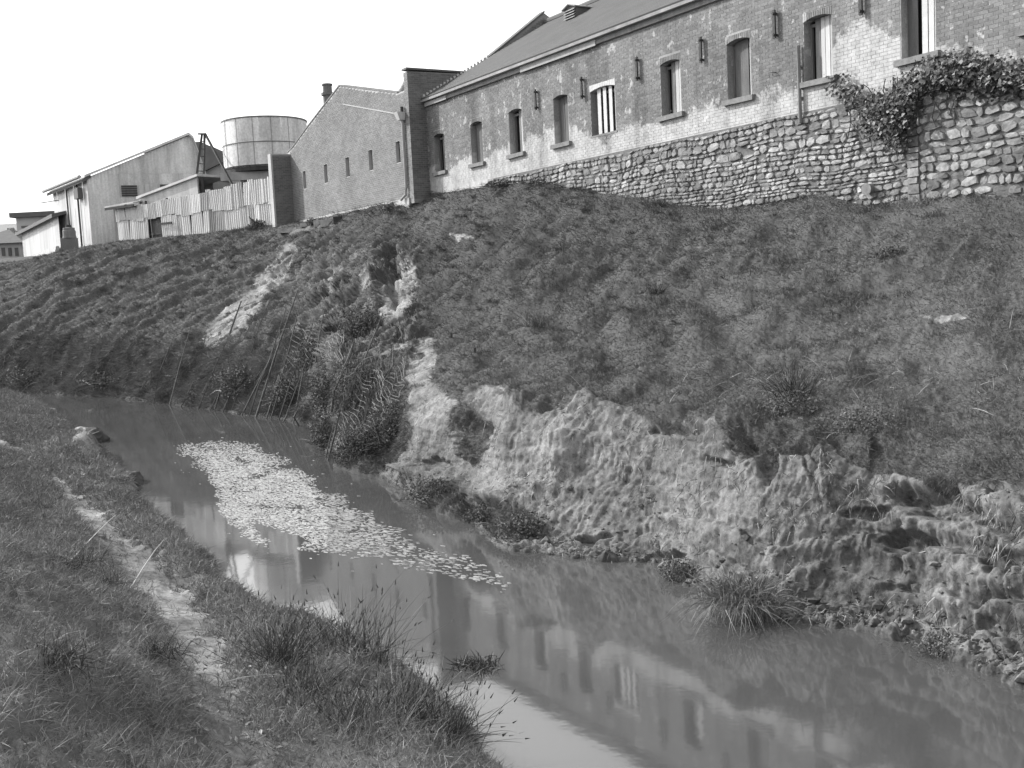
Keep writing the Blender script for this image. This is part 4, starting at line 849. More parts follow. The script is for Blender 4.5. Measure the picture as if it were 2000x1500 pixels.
for p, q_ in zip(prof[:-1], prof[1:]):
    a0, a1 = np.array([*(p[:2]+nq*.3), p[2]+.02]), np.array([*(q_[:2]+nq*.3), q_[2]+.02]); 
    if p is prof[0]: a0 = a0-(a1-a0)*.06
    rm.prism([a0, a1, a1+np.array([0, 0, .16]), a0+np.array([0, 0, .16])], vL)
rf = rm.build('roof', 'tin_pale', BS)
g0 = np.array([*(Ax+nq*.35+nl*.45), ez+.0]); MB().tube([g0, g0+vL*1.02], .11, 8).build('gutter', 'pipe', rf)
g1 = np.array([*prof[0][:2], prof[0][2]+.1]); MB().prism([g1+np.array([*(nq*.1), -.25]), g1+np.array([*(nq*.1+nl*.55), -.55]), g1+np.array([*(nq*.1+nl*.55), -.35]), g1+np.array([*(nq*.1), .0])], vL).build('eave_slope', 'roof', rf)
for (xa, ya, xb, yb), mt, nm in [((238, 362, 269, 384), 'greywood', 'louvre_window'), ((285, 360, 293, 384), 'white', 'light_panel'), ((314, 360, 341, 384), 'greywood', 'window'), ((228, 344, 231, 470), 'timber', 'strut')]:
    if nm == 'strut': continue
    a0, b0 = onseg(xa, yb, Ax, Bx), onseg(xb, yb, Ax, Bx); zt_ = onseg(xa, ya, Ax, Bx)[2]; z0_ = a0[2]
    w_ = MB().hexa([(*(p[:2]+nq*o), z) for z in (z0_, zt_) for p, o in ((a0, .06), (b0, .06), (b0, -.02), (a0, -.02))]).build('window' if nm != 'light_panel' else 'panel', mt, BS)
    if nm != 'light_panel':
        sb = MB()
        for k in range(5): zz = z0_+.03+(zt_-z0_)*k/5; sb.hexa([(*(p[:2]+nq*o), z) for z in (zz, zz+.07) for p, o in ((a0, .10), (b0, .10), (b0, .06), (a0, .06))])
        sb.build('slats', 'timber', w_)
for (x0, y0, x1, y1, r_) in [(152, 347, 166, 478, .06), (133, 372, 140, 445, .05)]:
    p0, p1 = onseg(x0, y0, Ax, Cx), onseg(x1, y1, Ax, Cx); pm_ = p0[:2]+nl*.12; MB().tube([(*pm_, p0[2]), (*pm_, 7.6)], r_, 7).build('downpipe', 'timber', BS)
p0 = onseg(160, 378, Ax, Cx); boxdir(p0[:2]+nl*.4-dL*.5, p0[:2]+nl*.4+dL*.5, .3, p0[2]-.35, p0[2]+.35).build('meter_box', 'board_dark', BS)
p0 = onseg(115, 391, Ax, Cx); MB().tube([p0, (p0[0]-1.6, p0[1]+.6, p0[2]-.08)], .035, 6).build('bracket_arm', 'greywood', BS)
# drum on a brick stand against the shed
p0 = atD(137, 478, 71.5); DR = thing('stove_drum', 'squat dark drum standing on a brick base before the tall shed', 'drum', (p0[0], p0[1], 7.9))
x, y = p0[0], p0[1]; MB().tube([(x, y, 9.15), (x, y, 9.25), (x, y, 9.3)], [.38, .38, .15], 12).tube([(x, y, 8.6), (x, y, 8.75), (x, y, 9.05), (x, y, 9.15)], [.45, .42, .42, .36], 12).build('drum', 'greywood', DR)
boxdir((x-.45, y-.4), (x+.45, y-.3), .8, 7.2, 8.6).build('brick_base', 'brick_d', DR); MB().tube([(x, y, 9.3), (x, y, 9.45)], .18, 10).build('lid', 'timber', DR)
# low shed further left
A, B = atD(118, 478, 76), atD(46, 498, 90); zA, zB = atD(118, 420, 76)[2], atD(46, 456, 90)[2]
LF = thing('low_iron_shed', 'low pale iron shed with a sloping dark verge left of the tall shed', 'shed', (B[0], B[1], 8.2))
for k in range(10):
    f0, f1 = k/10, (k+1)/10; p0, p1 = A[:2]+(B-A)[:2]*f0, A[:2]+(B-A)[:2]*f1; corr_sheet(p0, p1, 7.4, zA+(zB-zA)*(f0+f1)/2-.05, .35).build('iron_sheet', 'tin_pale', LF)
d = (B-A)[:2]; d /= np.hypot(*d); q = np.array([d[1], -d[0]]); q = q if q@A[:2] < 0 else -q
MB().prism([np.array([*(A[:2]+q*.4), zA-.15]), np.array([*(A[:2]-q*5), zA+1.2]), np.array([*(A[:2]-q*5), zA+1.32]), np.array([*(A[:2]+q*.4), zA+.1])], (*(B-A)[:2]*1.05, zB-zA)).build('roof', 'roof', LF)
MB().prism([np.array([*(A[:2]+q*.1), 7.2]), np.array([*(A[:2]+q*.6), 7.2]), np.array([*(A[:2]+q*.3), 8.35]), np.array([*(A[:2]+q*.1), 8.35])], (*(B-A)[:2]*1., -.2)).build('footing', 'footing', LF)
# far houses at the left edge
A, B = atD(36, 480, 104), atD(121, 480, 104); zt_ = atD(60, 424, 104)[2]
H1 = thing('far_flat_building', 'distant pale building with a flat dark eave behind the low iron shed', 'building', (A[0], A[1], 8))
boxdir(A, B, 8, 7.5, zt_, None).build('wall', 'far_wall', H1); boxdir((A[0]-.4, A[1]-.5), (B[0]+.4, B[1]-.5), 9, zt_, zt_+.45).build('roof', 'far_roof', H1)
boxdir(atD(42, 450, 103.9), atD(64, 450, 103.9), .1, atD(50, 445, 103.9)[2], atD(50, 441, 103.9)[2]).build('awning', 'far_roof', H1)
H2 = thing('far_hipped_house', 'distant house with a dark hipped roof at the left edge', 'house', atD(10, 500, 96))
A, B = atD(-60, 500, 96), atD(42, 500, 96); ze = atD(20, 475, 96)[2]; zr = atD(0, 444, 96)[2]
boxdir(A, B, 8, 7, ze).build('wall', 'far_wall', H2)
rm = MB(); ax, bx, yy = A[0]-.6, B[0]+.6, A[1]-.6; rm.add([(ax, yy, ze), (bx, yy, ze), (bx, yy+9, ze), (ax, yy+9, ze), (ax+3, yy+4.5, zr+.2), (bx-3.4, yy+4.5, zr+.2)], [(0, 1, 5, 4), (1, 2, 5), (2, 3, 4, 5), (3, 0, 4), (0, 3, 2, 1)]); rm.build('roof', 'far_roof', H2)
for px in (3, 16, 29): a_, b_2 = atD(px, 492, 95.9), atD(px+6, 492, 95.9); boxdir(a_, b_2, .1, atD(px, 500, 95.9)[2], atD(px, 484, 95.9)[2]).build('window', 'far_roof', H2)
H3 = thing('far_gabled_house', 'distant house with a pale iron roof behind the hipped house', 'house', atD(10, 480, 115))
A, B = atD(-60, 500, 115), atD(31, 500, 115); zr = atD(10, 431, 115)[2]; boxdir(A, B, 9, 7, zr-2.6).build('wall', 'far_wall', H3)
MB().add([(A[0], A[1]-.3, zr-2.6), (B[0], B[1]-.3, zr-2.6), (B[0], B[1]+4.5, zr), (A[0], A[1]+4.5, zr), (A[0], A[1]+9, zr-2.6), (B[0], B[1]+9, zr-2.6)], [(0, 1, 2, 3), (3, 2, 5, 4), (1, 5, 2), (0, 3, 4)]).build('roof', 'far_tin', H3)
# dark stepped brick building and a lighter gable beyond the yard
DB = thing('stepped_brick_building', 'distant dark brick building with a stepped parapet beyond the tripod', 'building', atD(410, 400, 95))
for k, (xa, xb, yt) in enumerate([(366, 401, 277), (401, 425, 287), (425, 452, 297)]):
    A, B = atD(xa, 400, 95), atD(xb, 400, 95); boxdir(A, B, 6, 7.5, atD((xa+xb)/2, yt, 95)[2]).build('wall', 'brick_d', DB)
LG = thing('grey_gabled_store', 'grey gabled store in the yard left of the water tank', 'building', atD(430, 400, 82))
A, B = atD(398, 400, 82), atD(480, 400, 80); zl, zr = atD(398, 338, 82)[2], atD(445, 304, 81)[2]
boxdir(A, B, 5, 7.5, zl).build('wall', 'concrete', LG); MB().prism([(A[0], A[1], zl), (B[0], B[1], zl), (B[0], B[1], zr), ], (0, 5, 0)).build('gable', 'concrete', LG)
MB().prism([(A[0]-.3, A[1]-.2, zl-.1), (B[0]+.1, B[1]-.2, zr-.0), (B[0]+.1, B[1]-.2, zr+.12), (A[0]-.3, A[1]-.2, zl+.03)], (0, 5.4, 0)).build('roof', 'roof', LG)
# round water tank on its stand
TC = atD(520, 300, 66); TK = thing('water_tank', 'round riveted water tank on a concrete stand behind the iron fence', 'water tank', (TC[0], TC[1], 8))
TR = 80*66/2100; tz0, tz1 = atD(450, 334, 66)[2]-.05, atD(440, 245, 66)[2]; zm = (tz0+tz1)/2+.0
nP = 12
for lev, (za, zb_) in enumerate(((tz0, zm), (zm, tz1))):
    for k in range(nP):
        a0 = 2*math.pi*(k+.5*lev*.3)/nP; a1 = a0+2*math.pi/nP; m_ = MB(); n_ = 6; r_ = TR+(.0 if k % 2 else .012); vs = []
        for i in range(n_+1): a = a0+(a1-a0)*i/n_; vs += [(TC[0]+r_*math.cos(a), TC[1]+r_*math.sin(a), za), (TC[0]+r_*math.cos(a), TC[1]+r_*math.sin(a), zb_)]
        m_.add(vs, [(2*i, 2*i+2, 2*i+3, 2*i+1) for i in range(n_)]); m_.build('tank_plate', 'tank', TK)
def ring(name, z, r, th, mat, parent):
    n_ = 48; vs = []
    for i in range(n_): a = 2*math.pi*i/n_; vs += [(TC[0]+r_*math.cos(a), TC[1]+r_*math.sin(a), zz) for r_, zz in ((r, z), (r+th, z), (r+th, z+th*1.4), (r, z+th*1.4))]
    return MB().add(vs, [(4*i+j, 4*((i+1) % n_)+j, 4*((i+1) % n_)+(j+1) % 4, 4*i+(j+1) % 4) for i in range(n_) for j in range(4)]).build(name, mat, parent)
ring('rim', tz1, TR-.02, .06, 'greywood', TK); ring('joint_band', zm-.03, TR, .035, 'greywood', TK); ring('base_band', tz0, TR, .05, 'timber', TK)
for k in range(5): a = -math.pi/2-.9+k*.42; x, y = TC[0]+(TR+.02)*math.cos(a), TC[1]+(TR+.02)*math.sin(a); MB().tube([(x, y, tz0), (x, y, tz1)], .012, 5).build('seam', 'greywood', TK)
MB().tube([(TC[0], TC[1], tz0-.25), (TC[0], TC[1], tz0-.01)], TR+.02, 32).build('deck', 'timber', TK)
boxdir((TC[0]-2.3, TC[1]-2.2), (TC[0]+2.9, TC[1]-2.0), .35, tz0-.75, tz0-.27).build('beam', 'concrete', TK)
boxdir((TC[0]-2.3, TC[1]+1.7), (TC[0]+2.9, TC[1]+1.9), .35, tz0-.75, tz0-.27).build('beam', 'concrete', TK)
for x in (-1.4, 1.9, 0.3):
    for y in (-2.1, 1.8): boxdir((TC[0]+x-.24, TC[1]+y-.05), (TC[0]+x+.24, TC[1]+y-.05), .4, 7.4, tz0-.76).build('pillar', 'concrete' if x < 1 else 'greywood', TK)
# timber sheer legs
AF = thing('timber_tripod', 'dark timber tripod hoist with a ladder-like pair of legs left of the tank', 'tripod', atD(395, 400, 63))
ap = atD(397, 262, 66); L1, L2, L3 = atD(383, 362, 66), atD(396, 362, 66.5), atD(455, 366, 62.4)
def down_to(a, b, z): a, b = np.array(a), np.array(b); return a+(b-a)*((z-a[2])/(b[2]-a[2]))
E1, E2, E3 = [down_to(ap, l, 8.) for l in (L1, L2, L3)]
for e, dx in ((E1, -.08), (E2, .08), (E3, .12)): o = beam((ap[0]+dx, ap[1], ap[2]), e, .11).build('leg', 'timber', AF)
for k in range(1, 14): t = k/14; a = np.array(ap)+np.array([-.08, 0, 0])*(1-t); p, q_ = a+(E1-a)*t, np.array(ap)+(E2-ap)*t+np.array([.08*(1-t), 0, 0]); beam(p, q_, .045).build('rung', 'timber', AF)
beam((ap[0]-.3, ap[1]-.05, ap[2]+.02), (ap[0]+.2, ap[1]-.05, ap[2]+.0), .09).build('head_block', 'timber', AF)
e = atD(398, 374, 63.5); beam((e[0], e[1], 9.3), (e[0]-.05, e[1], atD(398, 345, 63.5)[2]), .14).build('prop', 'timber', AF)

# ------------------------------------------------------------------ plants on the far side
def bush(name, label, cat, cpx, cpy, rx, rz, n, size, tones=(.08, .22), group=None, twigs=60, dyn=0., droop=.3, pts=None, blades=False):
    c = surf(cpx, cpy); kx = c[1]/FPX; RX, RZ = rx*kx, rz*kx
    root = thing(name, label, cat, c, group)
    u = rng.normal(size=(n, 3)); u /= np.linalg.norm(u, axis=1)[:, None]; rr = rng.random(n)**.42
    lump = 1+.38*fbm(u*1.7+cpx*.1, 3); P = c+np.array([0, 0, RZ*.15])+u*(rr*lump)[:, None]*np.array([RX, RX*.8, RZ]); P = P[P[:, 2] > .02]
    sz = rng.uniform(.6, 1.3, len(P))*size*kx
    parts = [leaves(P, rng.normal(size=P.shape)+np.array([-.3, -.6, .5]), sz, rng.uniform(*tones, len(P))*(1+.4*(rng.random(len(P)) > .8)))]
    foliage('leaves', parts, 'leaf', root, 'stuff')
    m = twigs; d = rng.normal(size=(m, 3)); d[:, 2] = np.abs(d[:, 2])*.8+.1; d /= np.linalg.norm(d, axis=1)[:, None]
    Lg = rng.uniform(.7, 1.35, m); B = np.tile(c-np.array([0, 0, RZ*.3]), (m, 1))+rng.normal(size=(m, 3))*np.array([RX*.4, RX*.3, .02]); B[:, 2] = np.maximum(B[:, 2], .0)
    DV = d*np.array([RX, RX*.8, RZ*1.2]); ln = np.linalg.norm(DV, axis=1)*Lg
    foliage('stems', [ribbons(B, DV, ln, np.full(m, 1.5*kx), np.outer(ln, [0, 0, -droop])+rng.normal(size=(m, 3))*(ln*.2)[:, None], 4, np.where(rng.random(m) < .6, rng.uniform(.05, .12, m), rng.uniform(.28, .42, m)))], 'blade', root, 'stuff')
    return root
BUSHES = [('leafy dark bush hanging into the water below the pale cut bank', 1022, 1040, 58, 38, 2600, 6), ('low round bush at the water right of the undercut ledge', 1322, 1118, 38, 25, 1400, 5),
 ('bushy weeds clinging to the foot of the pale earth spur', 845, 960, 60, 34, 1500, 5), ('tangled bush hugging the bank left of the overhanging bush', 940, 1012, 34, 24, 800, 5),
 ('tall bush filling the hollow beside the earth spur', 765, 850, 44, 62, 3000, 5), ('dense dark bush at the water under the wire netting', 700, 880, 52, 48, 2800, 5),
 ('bush at the left foot of the overgrown hollow', 640, 850, 36, 46, 1800, 5), ('shrub high in the overgrown hollow above the netting', 705, 640, 48, 40, 1800, 5), ('bush behind the wire netting halfway up the hollow', 690, 760, 50, 55, 2400, 5),
 ('rank growth over the corner of the bank left of the netting', 632, 775, 34, 40, 2200, 5), ('thin scrub over the bank corner above the netting flap', 600, 700, 30, 36, 1300, 5),
 ('small shrub growing against the iron fence', 499, 432, 18, 13, 500, 5), ('weeds along the left end of the rubble wall', 1075, 345, 45, 9, 900, 5), ('weeds against the rubble wall below the barred window', 1175, 355, 40, 12, 800, 5), ('creeping growth where the rubble wall fades into the bank', 985, 358, 40, 7, 600, 5), ('low shrub on the bank top by the brick rubble', 607, 436, 13, 8, 260, 4), ('shrub against the footing of the gable building', 760, 402, 17, 7, 260, 4),
 ('dark weed clump on the lip of the cut bank', 1545, 800, 65, 36, 2400, 5), ('weed clump on the lip of the bank near the right edge', 1690, 830, 80, 34, 1800, 5), ('dark weed patch on the grass slope near the right edge', 1745, 492, 36, 15, 900, 5),
 ('leafy weeds spreading at the water in the bottom right', 1835, 1262, 50, 22, 1000, 5), ('dark weeds at the water below the leaning stakes', 375, 780, 14, 14, 300, 5), ('scrubby weeds left of the leaning stakes', 215, 740, 60, 20, 1100, 5), ('scrubby weeds at the water by the left edge', 60, 735, 55, 20, 900, 5), ('scrub among the leaning stakes', 470, 745, 60, 36, 1800, 5), ('scrub between the stakes and the hollow', 560, 770, 45, 36, 1500, 5)]
for k, (lb, px, py, rx, rz, n_, sz) in enumerate(BUSHES): bush('bush' if rx > 34 else 'shrub', lb, 'bush', px, py, rx, rz, n_, sz, twigs=50 if rx > 30 else 20)
def tussock(label, P0, rad, n, Lr, tones, name='grass_tussock', lean=(0, 0, 0), droop=.6, wid=.008, stiff=.8, heads=False, cat='grass tussock'):
    root = thing(name, label, cat, P0)
    B = np.array(P0)+rng.normal(size=(n, 3))*np.array([rad*.5, rad*.5, .0]); d = rng.normal(size=(n, 3))*(1-stiff*.65)+(B-np.array(P0))/max(rad, .01)*.35+np.array([0, 0, 1.])*stiff+np.array(lean); L = rng.uniform(*Lr, n)
    straw = rng.random(n) < .22; tn = np.where(straw, rng.uniform(.2, .4, n), rng.uniform(*tones, n))
    bend = np.outer(L, [0, 0, -droop])*rng.uniform(.2, 1, n)[:, None]+rng.normal(size=(n, 3))*(L*.15)[:, None]+np.outer(L, lean)*.6
    foliage('blades', [ribbons(B, d, L, np.full(n, wid), bend, 5, tn)], 'blade', root, 'stuff')
    if heads:
        dn = d/np.linalg.norm(d, axis=1)[:, None]; tip = (B+dn*(L*.97)[:, None]+bend*.95)[:n//3]; m = len(tip)
        foliage('seed_heads', [ribbons(tip, dn[:m]+rng.normal(size=(m, 3))*.2, np.full(m, .06), np.full(m, .014), np.zeros((m, 3)), 2, rng.uniform(.05, .11, m))], 'blade', root, 'stuff')
    return root
for lb, px, py, rad, n_, Lr, tn, ln, dr in [('big pale tussock drooping over the water below the cut bank', 1440, 1168, .38, 900, (.3, .75), (.12, .3), (-.1, -.25, 0), .9), ('small dark tussock of stiff blades on the grass slope', 1283, 572, .14, 120, (.2, .42), (.03, .07), (0, 0, 0), .2),
  ('soft tussock on the slope above the two posts', 1045, 640, .3, 160, (.3, .6), (.07, .14), (0, 0, 0), .4), ('spiky dark tussock on the lip of the cut bank', 1548, 775, .2, 260, (.3, .8), (.03, .08), (0, 0, 0), .2), ('straggling pale stalks by the stone wall foot at the right', 1800, 398, .7, 70, (.3, .8), (.25, .4), (-.2, -.3, 0), .5),
  ('long fallen stalks on the shoulder of the slope', 1460, 735, .8, 60, (.4, .9), (.2, .4), (-.5, -.3, -.3), .3), ('loose stalks at the right end of the slope', 1750, 720, 1.1, 90, (.3, .6), (.18, .4), (-.6, -.2, -.5), .3), ('sagging dry stalks at the very foot of the bank right', 1800, 1283, .4, 200, (.15, .4), (.2, .42), (-.3, -.2, 0), .6)]:
    tussock(lb, surf(px, py), rad, n_, Lr, tn, droop=dr, lean=ln, wid=.010)
# ivy over the stone wall
IVP = [(1612,170),(1640,140),(1665,160),(1700,182),(1730,175),(1755,150),(1790,125),(1815,108),(1850,98),(1900,100),(2000,120),(2060,130),(2060,190),(1900,190),(1850,180),(1800,195),(1790,240),(1765,300),(1735,310),(1715,270),(1685,262),(1668,215),(1640,200),(1625,190)]
ix, iy = rng.uniform(1600, 2070, 15000), rng.uniform(90, 300, 15000); sd = polysd(ix+rng.normal(size=15000)*7, iy+rng.normal(size=15000)*6, IVP); q = (sd > 0) & (rng.random(15000) < np.clip(.25+sd/38, 0, 1)); ix, iy = ix[q][:4300], iy[q][:4300]; sd = sd[q][:4300]
IV = thing('ivy', 'dark ivy with pale-edged leaves spilling over the top of the stone wall', 'ivy', WF(-2, .3, 8)); PV = []
for x, y, d_ in zip(ix, iy, sd): o_ = .08+rng.random()*min(.08+d_*.016, .5); s, z = onwall(x, y, o_); PV.append(WF(s, o_, z))
PV = np.array(PV); nv = rng.normal(size=PV.shape)*.6+np.array([N[0], N[1], .6]); sz = rng.uniform(.06, .14, len(PV)); tn = np.where(rng.random(len(PV)) < .2, rng.uniform(.28, .46, len(PV)), rng.uniform(.07, .17, len(PV)))
o3 = np.argsort(-(sz/PV[:, 1])*(np.sum((PV[:, :2]-W0)*N, 1) > .25)); a3, b3 = o3[:300], o3[300:]
foliage('ivy_leaves', [leaves(PV[b3], nv[b3], sz[b3], tn[b3], .8)], 'leaf', IV, 'stuff')
lm = []
for k in range(6):
    m_ = bpy.data.meshes.new('leaf'); s_ = .13; m_.from_pydata([(-.5*s_, 0, 0), (-.15*s_, .42*s_, .05*s_), (.1*s_, .2*s_, .02*s_), (.5*s_, 0, -.03*s_), (.1*s_, -.22*s_, .02*s_), (-.15*s_, -.42*s_, .06*s_), (-.3*s_, 0, .02*s_)], [], [(0, 6, 1), (6, 2, 1), (6, 3, 2), (6, 4, 3), (6, 5, 4), (6, 0, 5)])
    at = m_.attributes.new('tone', 'FLOAT', 'POINT'); at.data.foreach_set('value', [(.07, .1, .13, .3, .08, .12)[k]]*7); m_.materials.append(M['leaf']); lm.append(m_)
for j, i in enumerate(a3):
    o = bpy.data.objects.new('leaf', lm[j % 6]); COL.objects.link(o); o.parent = IV; o.location = Vector(PV[i])-IV.location
    o.rotation_euler = Vector(nv[i]).to_track_quat('Z', 'Y').to_euler(); o.rotation_euler.rotate_axis('Z', random.uniform(0, 6.28)); o.scale = (sz[i]/.11,)*3
vm = MB()
for k in range(16):
    s0_ = random.uniform(-4.5, -.6); z_ = 8.6; pts = []
    for i in range(7): pts.append(WF(s0_, .10+random.random()*.1, z_)); s0_ += random.uniform(-.15, .15); z_ -= random.uniform(.1, .3)
    vm.tube(pts, .013, 5, .1)
vm.build('vines', 'leaf', IV, 'stuff')
# ------------------------------------------------------------------ leaning stakes and wire netting of the old bank protection
STK = [ # bottom px,py  top px,py  width m
 (305,783, 340,655, .05),(330,790, 372,640, .05),(352,795, 402,655, .05),(388,798, 442,668, .05),(398,760, 471,588, .09),(425,790, 476,640, .05),(408,800, 500,610, .05),(432,800, 528,585, .07),(450,792, 505,640, .045),(470,806, 560,600, .05),(490,806, 532,690, .05),
 (500,812, 582,566, .07),(520,812, 586,592, .05),(532,820, 560,690, .04),(545,818, 608,640, .05),(556,820, 600,700, .04),(575,826, 612,622, .05),(588,832, 587,790, .05),(620,700, 634,602, .05),(604,740, 628,650, .04),(662,730, 690,672, .10),(650,790, 668,730, .06),(615,890, 690,690, .05),(640,900, 665,800, .05),(690,780, 748,612, .05),(720,740, 766,676, .045),(752,735, 768,675, .05),(700,800, 728,700, .04),(566,826, 566,800, .04),(630,905, 652,830, .04)]
LONG = {4: 'thick dark stake leaning furthest up the pale scar', 7: 'tall stake leaning beside the head of the pale scar', 11: 'tallest stake of the row, its top high in the bushes', 17: 'short upright stub of stake standing in the water margin', 20: 'thick square post stub leaning at the netting top', 24: 'thin stake crossing the netting beside the shrub', 0: 'leftmost thin stake of the leaning row', 26: 'short upright post right of the netting'}
STW = ['', 'second from the left end of the row', 'third from the left end of the row', 'fourth from the left end of the row', '', 'its foot just left of the dark weeds at the water', 'crossing the lower edge of the pale scar', '', 'close right of the one beside the scar head',
 'tenth along the row from the left', 'half as tall as its neighbours mid row', '', 'just right of the tallest stake of the row', 'standing low in the scrub between taller stakes', 'its top at the small netting flap', 'its foot at the pale water margin, top under the netting strip', 'crossing the small netting flap', '', 'leaning above the netting flap', 'behind the netting flap, low down', '',
 'just under the post stub', 'rising from the water at the dark bush foot', 'at the left edge of the bush in the hollow', '', 'inside the draped netting, upper part', 'at', 'in the middle of the draped netting', 'barely clearing the pale water margin', 'at the corner where the hollow meets the water']
for k, (bx, by, tx, ty, wd) in enumerate(STK):
    b0 = surf(bx, by); t0 = surf(tx, ty); D_ = min(t0[1]-1.3, b0[1]+1.2*(by-ty)/150+.0); t1 = atD(tx, ty, D_); b0 = b0+np.array([0, -.35, -.12]); mid = (b0+t1)/2+rng.normal(size=3)*.09
    lab = LONG.get(k, '%s leaning stake, %s' % ('short' if by-ty < 90 else ('long' if by-ty > 165 else 'mid-length'), STW[k])); root = MB().tube([b0, mid, t1], [wd*.6, wd*.5, wd*.3], 6, .5).build('stake', 'stake'); tag(root, lab, 'stake', 'stakes leaning along the far bank')
for lb, px, py in (('small upright peg on the slope right of the earth spur', 924, 684), ('short peg sunk in the grass higher on the slope', 886, 655)):
    p = surf(px, py); o = beam(p-np.array([0, 0, .1]), p+np.array([0, 0, .13]), .05).build('peg', 'timber'); tag(o, lb, 'peg')
def netting(label, quad, step, amp, wire=.0045, drop=None):
    (a, b, c, d) = [np.array(q, float) for q in quad]; S0 = surf(*((a+b+c+d)/4)); pxm = FPX/S0[1]; nu = int(np.hypot(*(b-a))/pxm/step); nv_ = int(np.hypot(*(d-a))/pxm/step); pts = {}
    Ds = np.array([[surf(*(a*(1-i/4)*(1-j/4)+b*(i/4)*(1-j/4)+c*(i/4)*(j/4)+d*(1-i/4)*(j/4)))[1] for j in range(5)] for i in range(5)])
    Dm = np.minimum(Ds, np.median(Ds)+1.0)
    def P(i, j):
        fu, fv = i/nu, j/nv_; q = a*(1-fu)*(1-fv)+b*fu*(1-fv)+c*fu*fv+d*(1-fu)*fv; x, y = min(fu, 1)*3.999, min(fv, 1)*3.999; i0, j0 = int(x), int(y); fx_, fy_ = x-i0, y-j0
        D_ = Dm[i0, j0]*(1-fx_)*(1-fy_)+Dm[i0+1, j0]*fx_*(1-fy_)+Dm[i0, j0+1]*(1-fx_)*fy_+Dm[i0+1, j0+1]*fx_*fy_
        w1, w2, w3 = [float(v) for v in perlin(np.array([[fu*3+quad[0][0], fv*3, 0], [fu*3, fv*3+9, quad[0][0]], [fu*2.2, fv*2, 5+quad[0][1]]]))]
        return atD(q[0]+w1*14, q[1]+w2*14, D_-.75+w3*amp)
    g = [[P(i+(.5 if j % 2 else 0), j) for j in range(nv_+1)] for i in range(nu+1)]
    A_, B_ = [], []
    for j in range(nv_):
        for i in range(nu):
            o = j % 2; A_.append(g[i][j]); B_.append(g[min(i+o, nu)][j+1]); A_.append(g[i][j]); B_.append(g[max(i-1+o, 0)][j+1])
    A_, B_ = np.array(A_), np.array(B_); L = np.linalg.norm(B_-A_, axis=1); q = (L > 1e-4) & (rng.random(len(L)) > .22); A_, B_, L = A_[q], B_[q], L[q]
    n_ = len(L); d_ = (B_-A_)/L[:, None]; e1 = np.cross(d_, [0, 1, .1]); e1 /= np.linalg.norm(e1, axis=1)[:, None]; e2 = np.cross(d_, e1); V = []
    for base_ in (A_, B_):
        for k in range(3): an = k*2.094; V.append(base_+wire*(e1*math.cos(an)+e2*math.sin(an)))
    V = np.stack(V, 1).reshape(-1, 3); fs = np.array([(0, 1, 4, 3), (1, 2, 5, 4), (2, 0, 3, 5)]); idx = (np.arange(n_)[:, None, None]*6+fs[None]).reshape(-1)
    root = thing('wire_netting', label, 'wire netting', S0); link('mesh', npmesh('mesh', V, np.full(n_*3, 4), idx), 'wire', root, 'stuff')
    ed = MB().tube([g[i][0] for i in range(nu+1)], wire*2.2, 5); ed.tube([g[0][j] for j in range(nv_+1)], wire*2, 5).tube([g[nu][j] for j in range(nv_+1)], wire*2, 5); ed.build('edge_wire', 'wire', root)
netting('torn wire netting draped over the bush in the hollow', [(672,738),(745,678),(742,830),(655,880)], .085, .25)
netting('small flap of netting hung between stakes at the hollow top', [(622,648),(671,652),(662,715),(625,694)], .07, .12)
netting('strip of netting on the stakes left of the netting flap', [(545,640),(602,645),(598,760),(540,790)], .12, .15, .005)
netting('crumpled netting at the right side of the hollow', [(742,680),(792,690),(780,780),(735,800)], .09, .2, .005)
# loose strands
WR = MB()
for k in range(110):
    x, y = random.uniform(480, 800), random.uniform(600, 880); c = surf(x, y); p = []
    for i in range(7): x += random.uniform(-4, 9); y += random.uniform(2, 16)*random.choice((1, 1, .3)); p.append(atD(x, y, c[1]-.55-.04*i))
    WR.tube(p, random.choice((.004, .006, .009)), 3)
tag(WR.build('brushwood', 'wire'), 'pale loose strands and dead stems hanging over the hollow', kind='stuff')
# rubble stones and blocks
def rock(label, p, rx, ry, rz, mat='stone', name='rock', cat='rock', seed=0, group=None):
    import bmesh
    bm = bmesh.new(); bmesh.ops.create_icosphere(bm, subdivisions=3, radius=1); co = np.array([v.co[:] for v in bm.verts]); dsp = 1+.35*fbm(co*1.1+seed*7.7, 3)
    for v, d_, c in zip(bm.verts, dsp, co): v.co = (p[0]+c[0]*d_*rx, p[1]+c[1]*d_*ry, p[2]+c[2]*d_*rz)
    me = bpy.data.meshes.new(name); bm.to_mesh(me); bm.free(); o = link(name, me, mat); tag(o, label, cat, group); return o
for k, (lb, px, py, rw, rh) in enumerate([('pale flat rock in the water near the left edge', 88, 801, .55, .16), ('dark rock left of the pale flat rock in the water', 66, 799, .28, .16), ('pale crumbling clod at the near water edge', 164, 850, .5, .32), ('dark sod beside the pale clod at the water edge', 184, 856, .5, .35), ('pale clod just below the crumbling clod', 168, 884, .45, .25), ('dark sod fallen at the bend of the near bank', 255, 935, .4, .22), ('small dark rock on the water edge past the pale flat rock', 105, 822, .3, .14)]):
    p = atZ(px, py, .1); rock(lb, (p[0], p[1], p[2]-.05), rw*.7, rw, rh*1., 'footing' if 'pale' in lb.split('beside')[0].split('past')[0].split('left of')[0] else 'stake', seed=k)
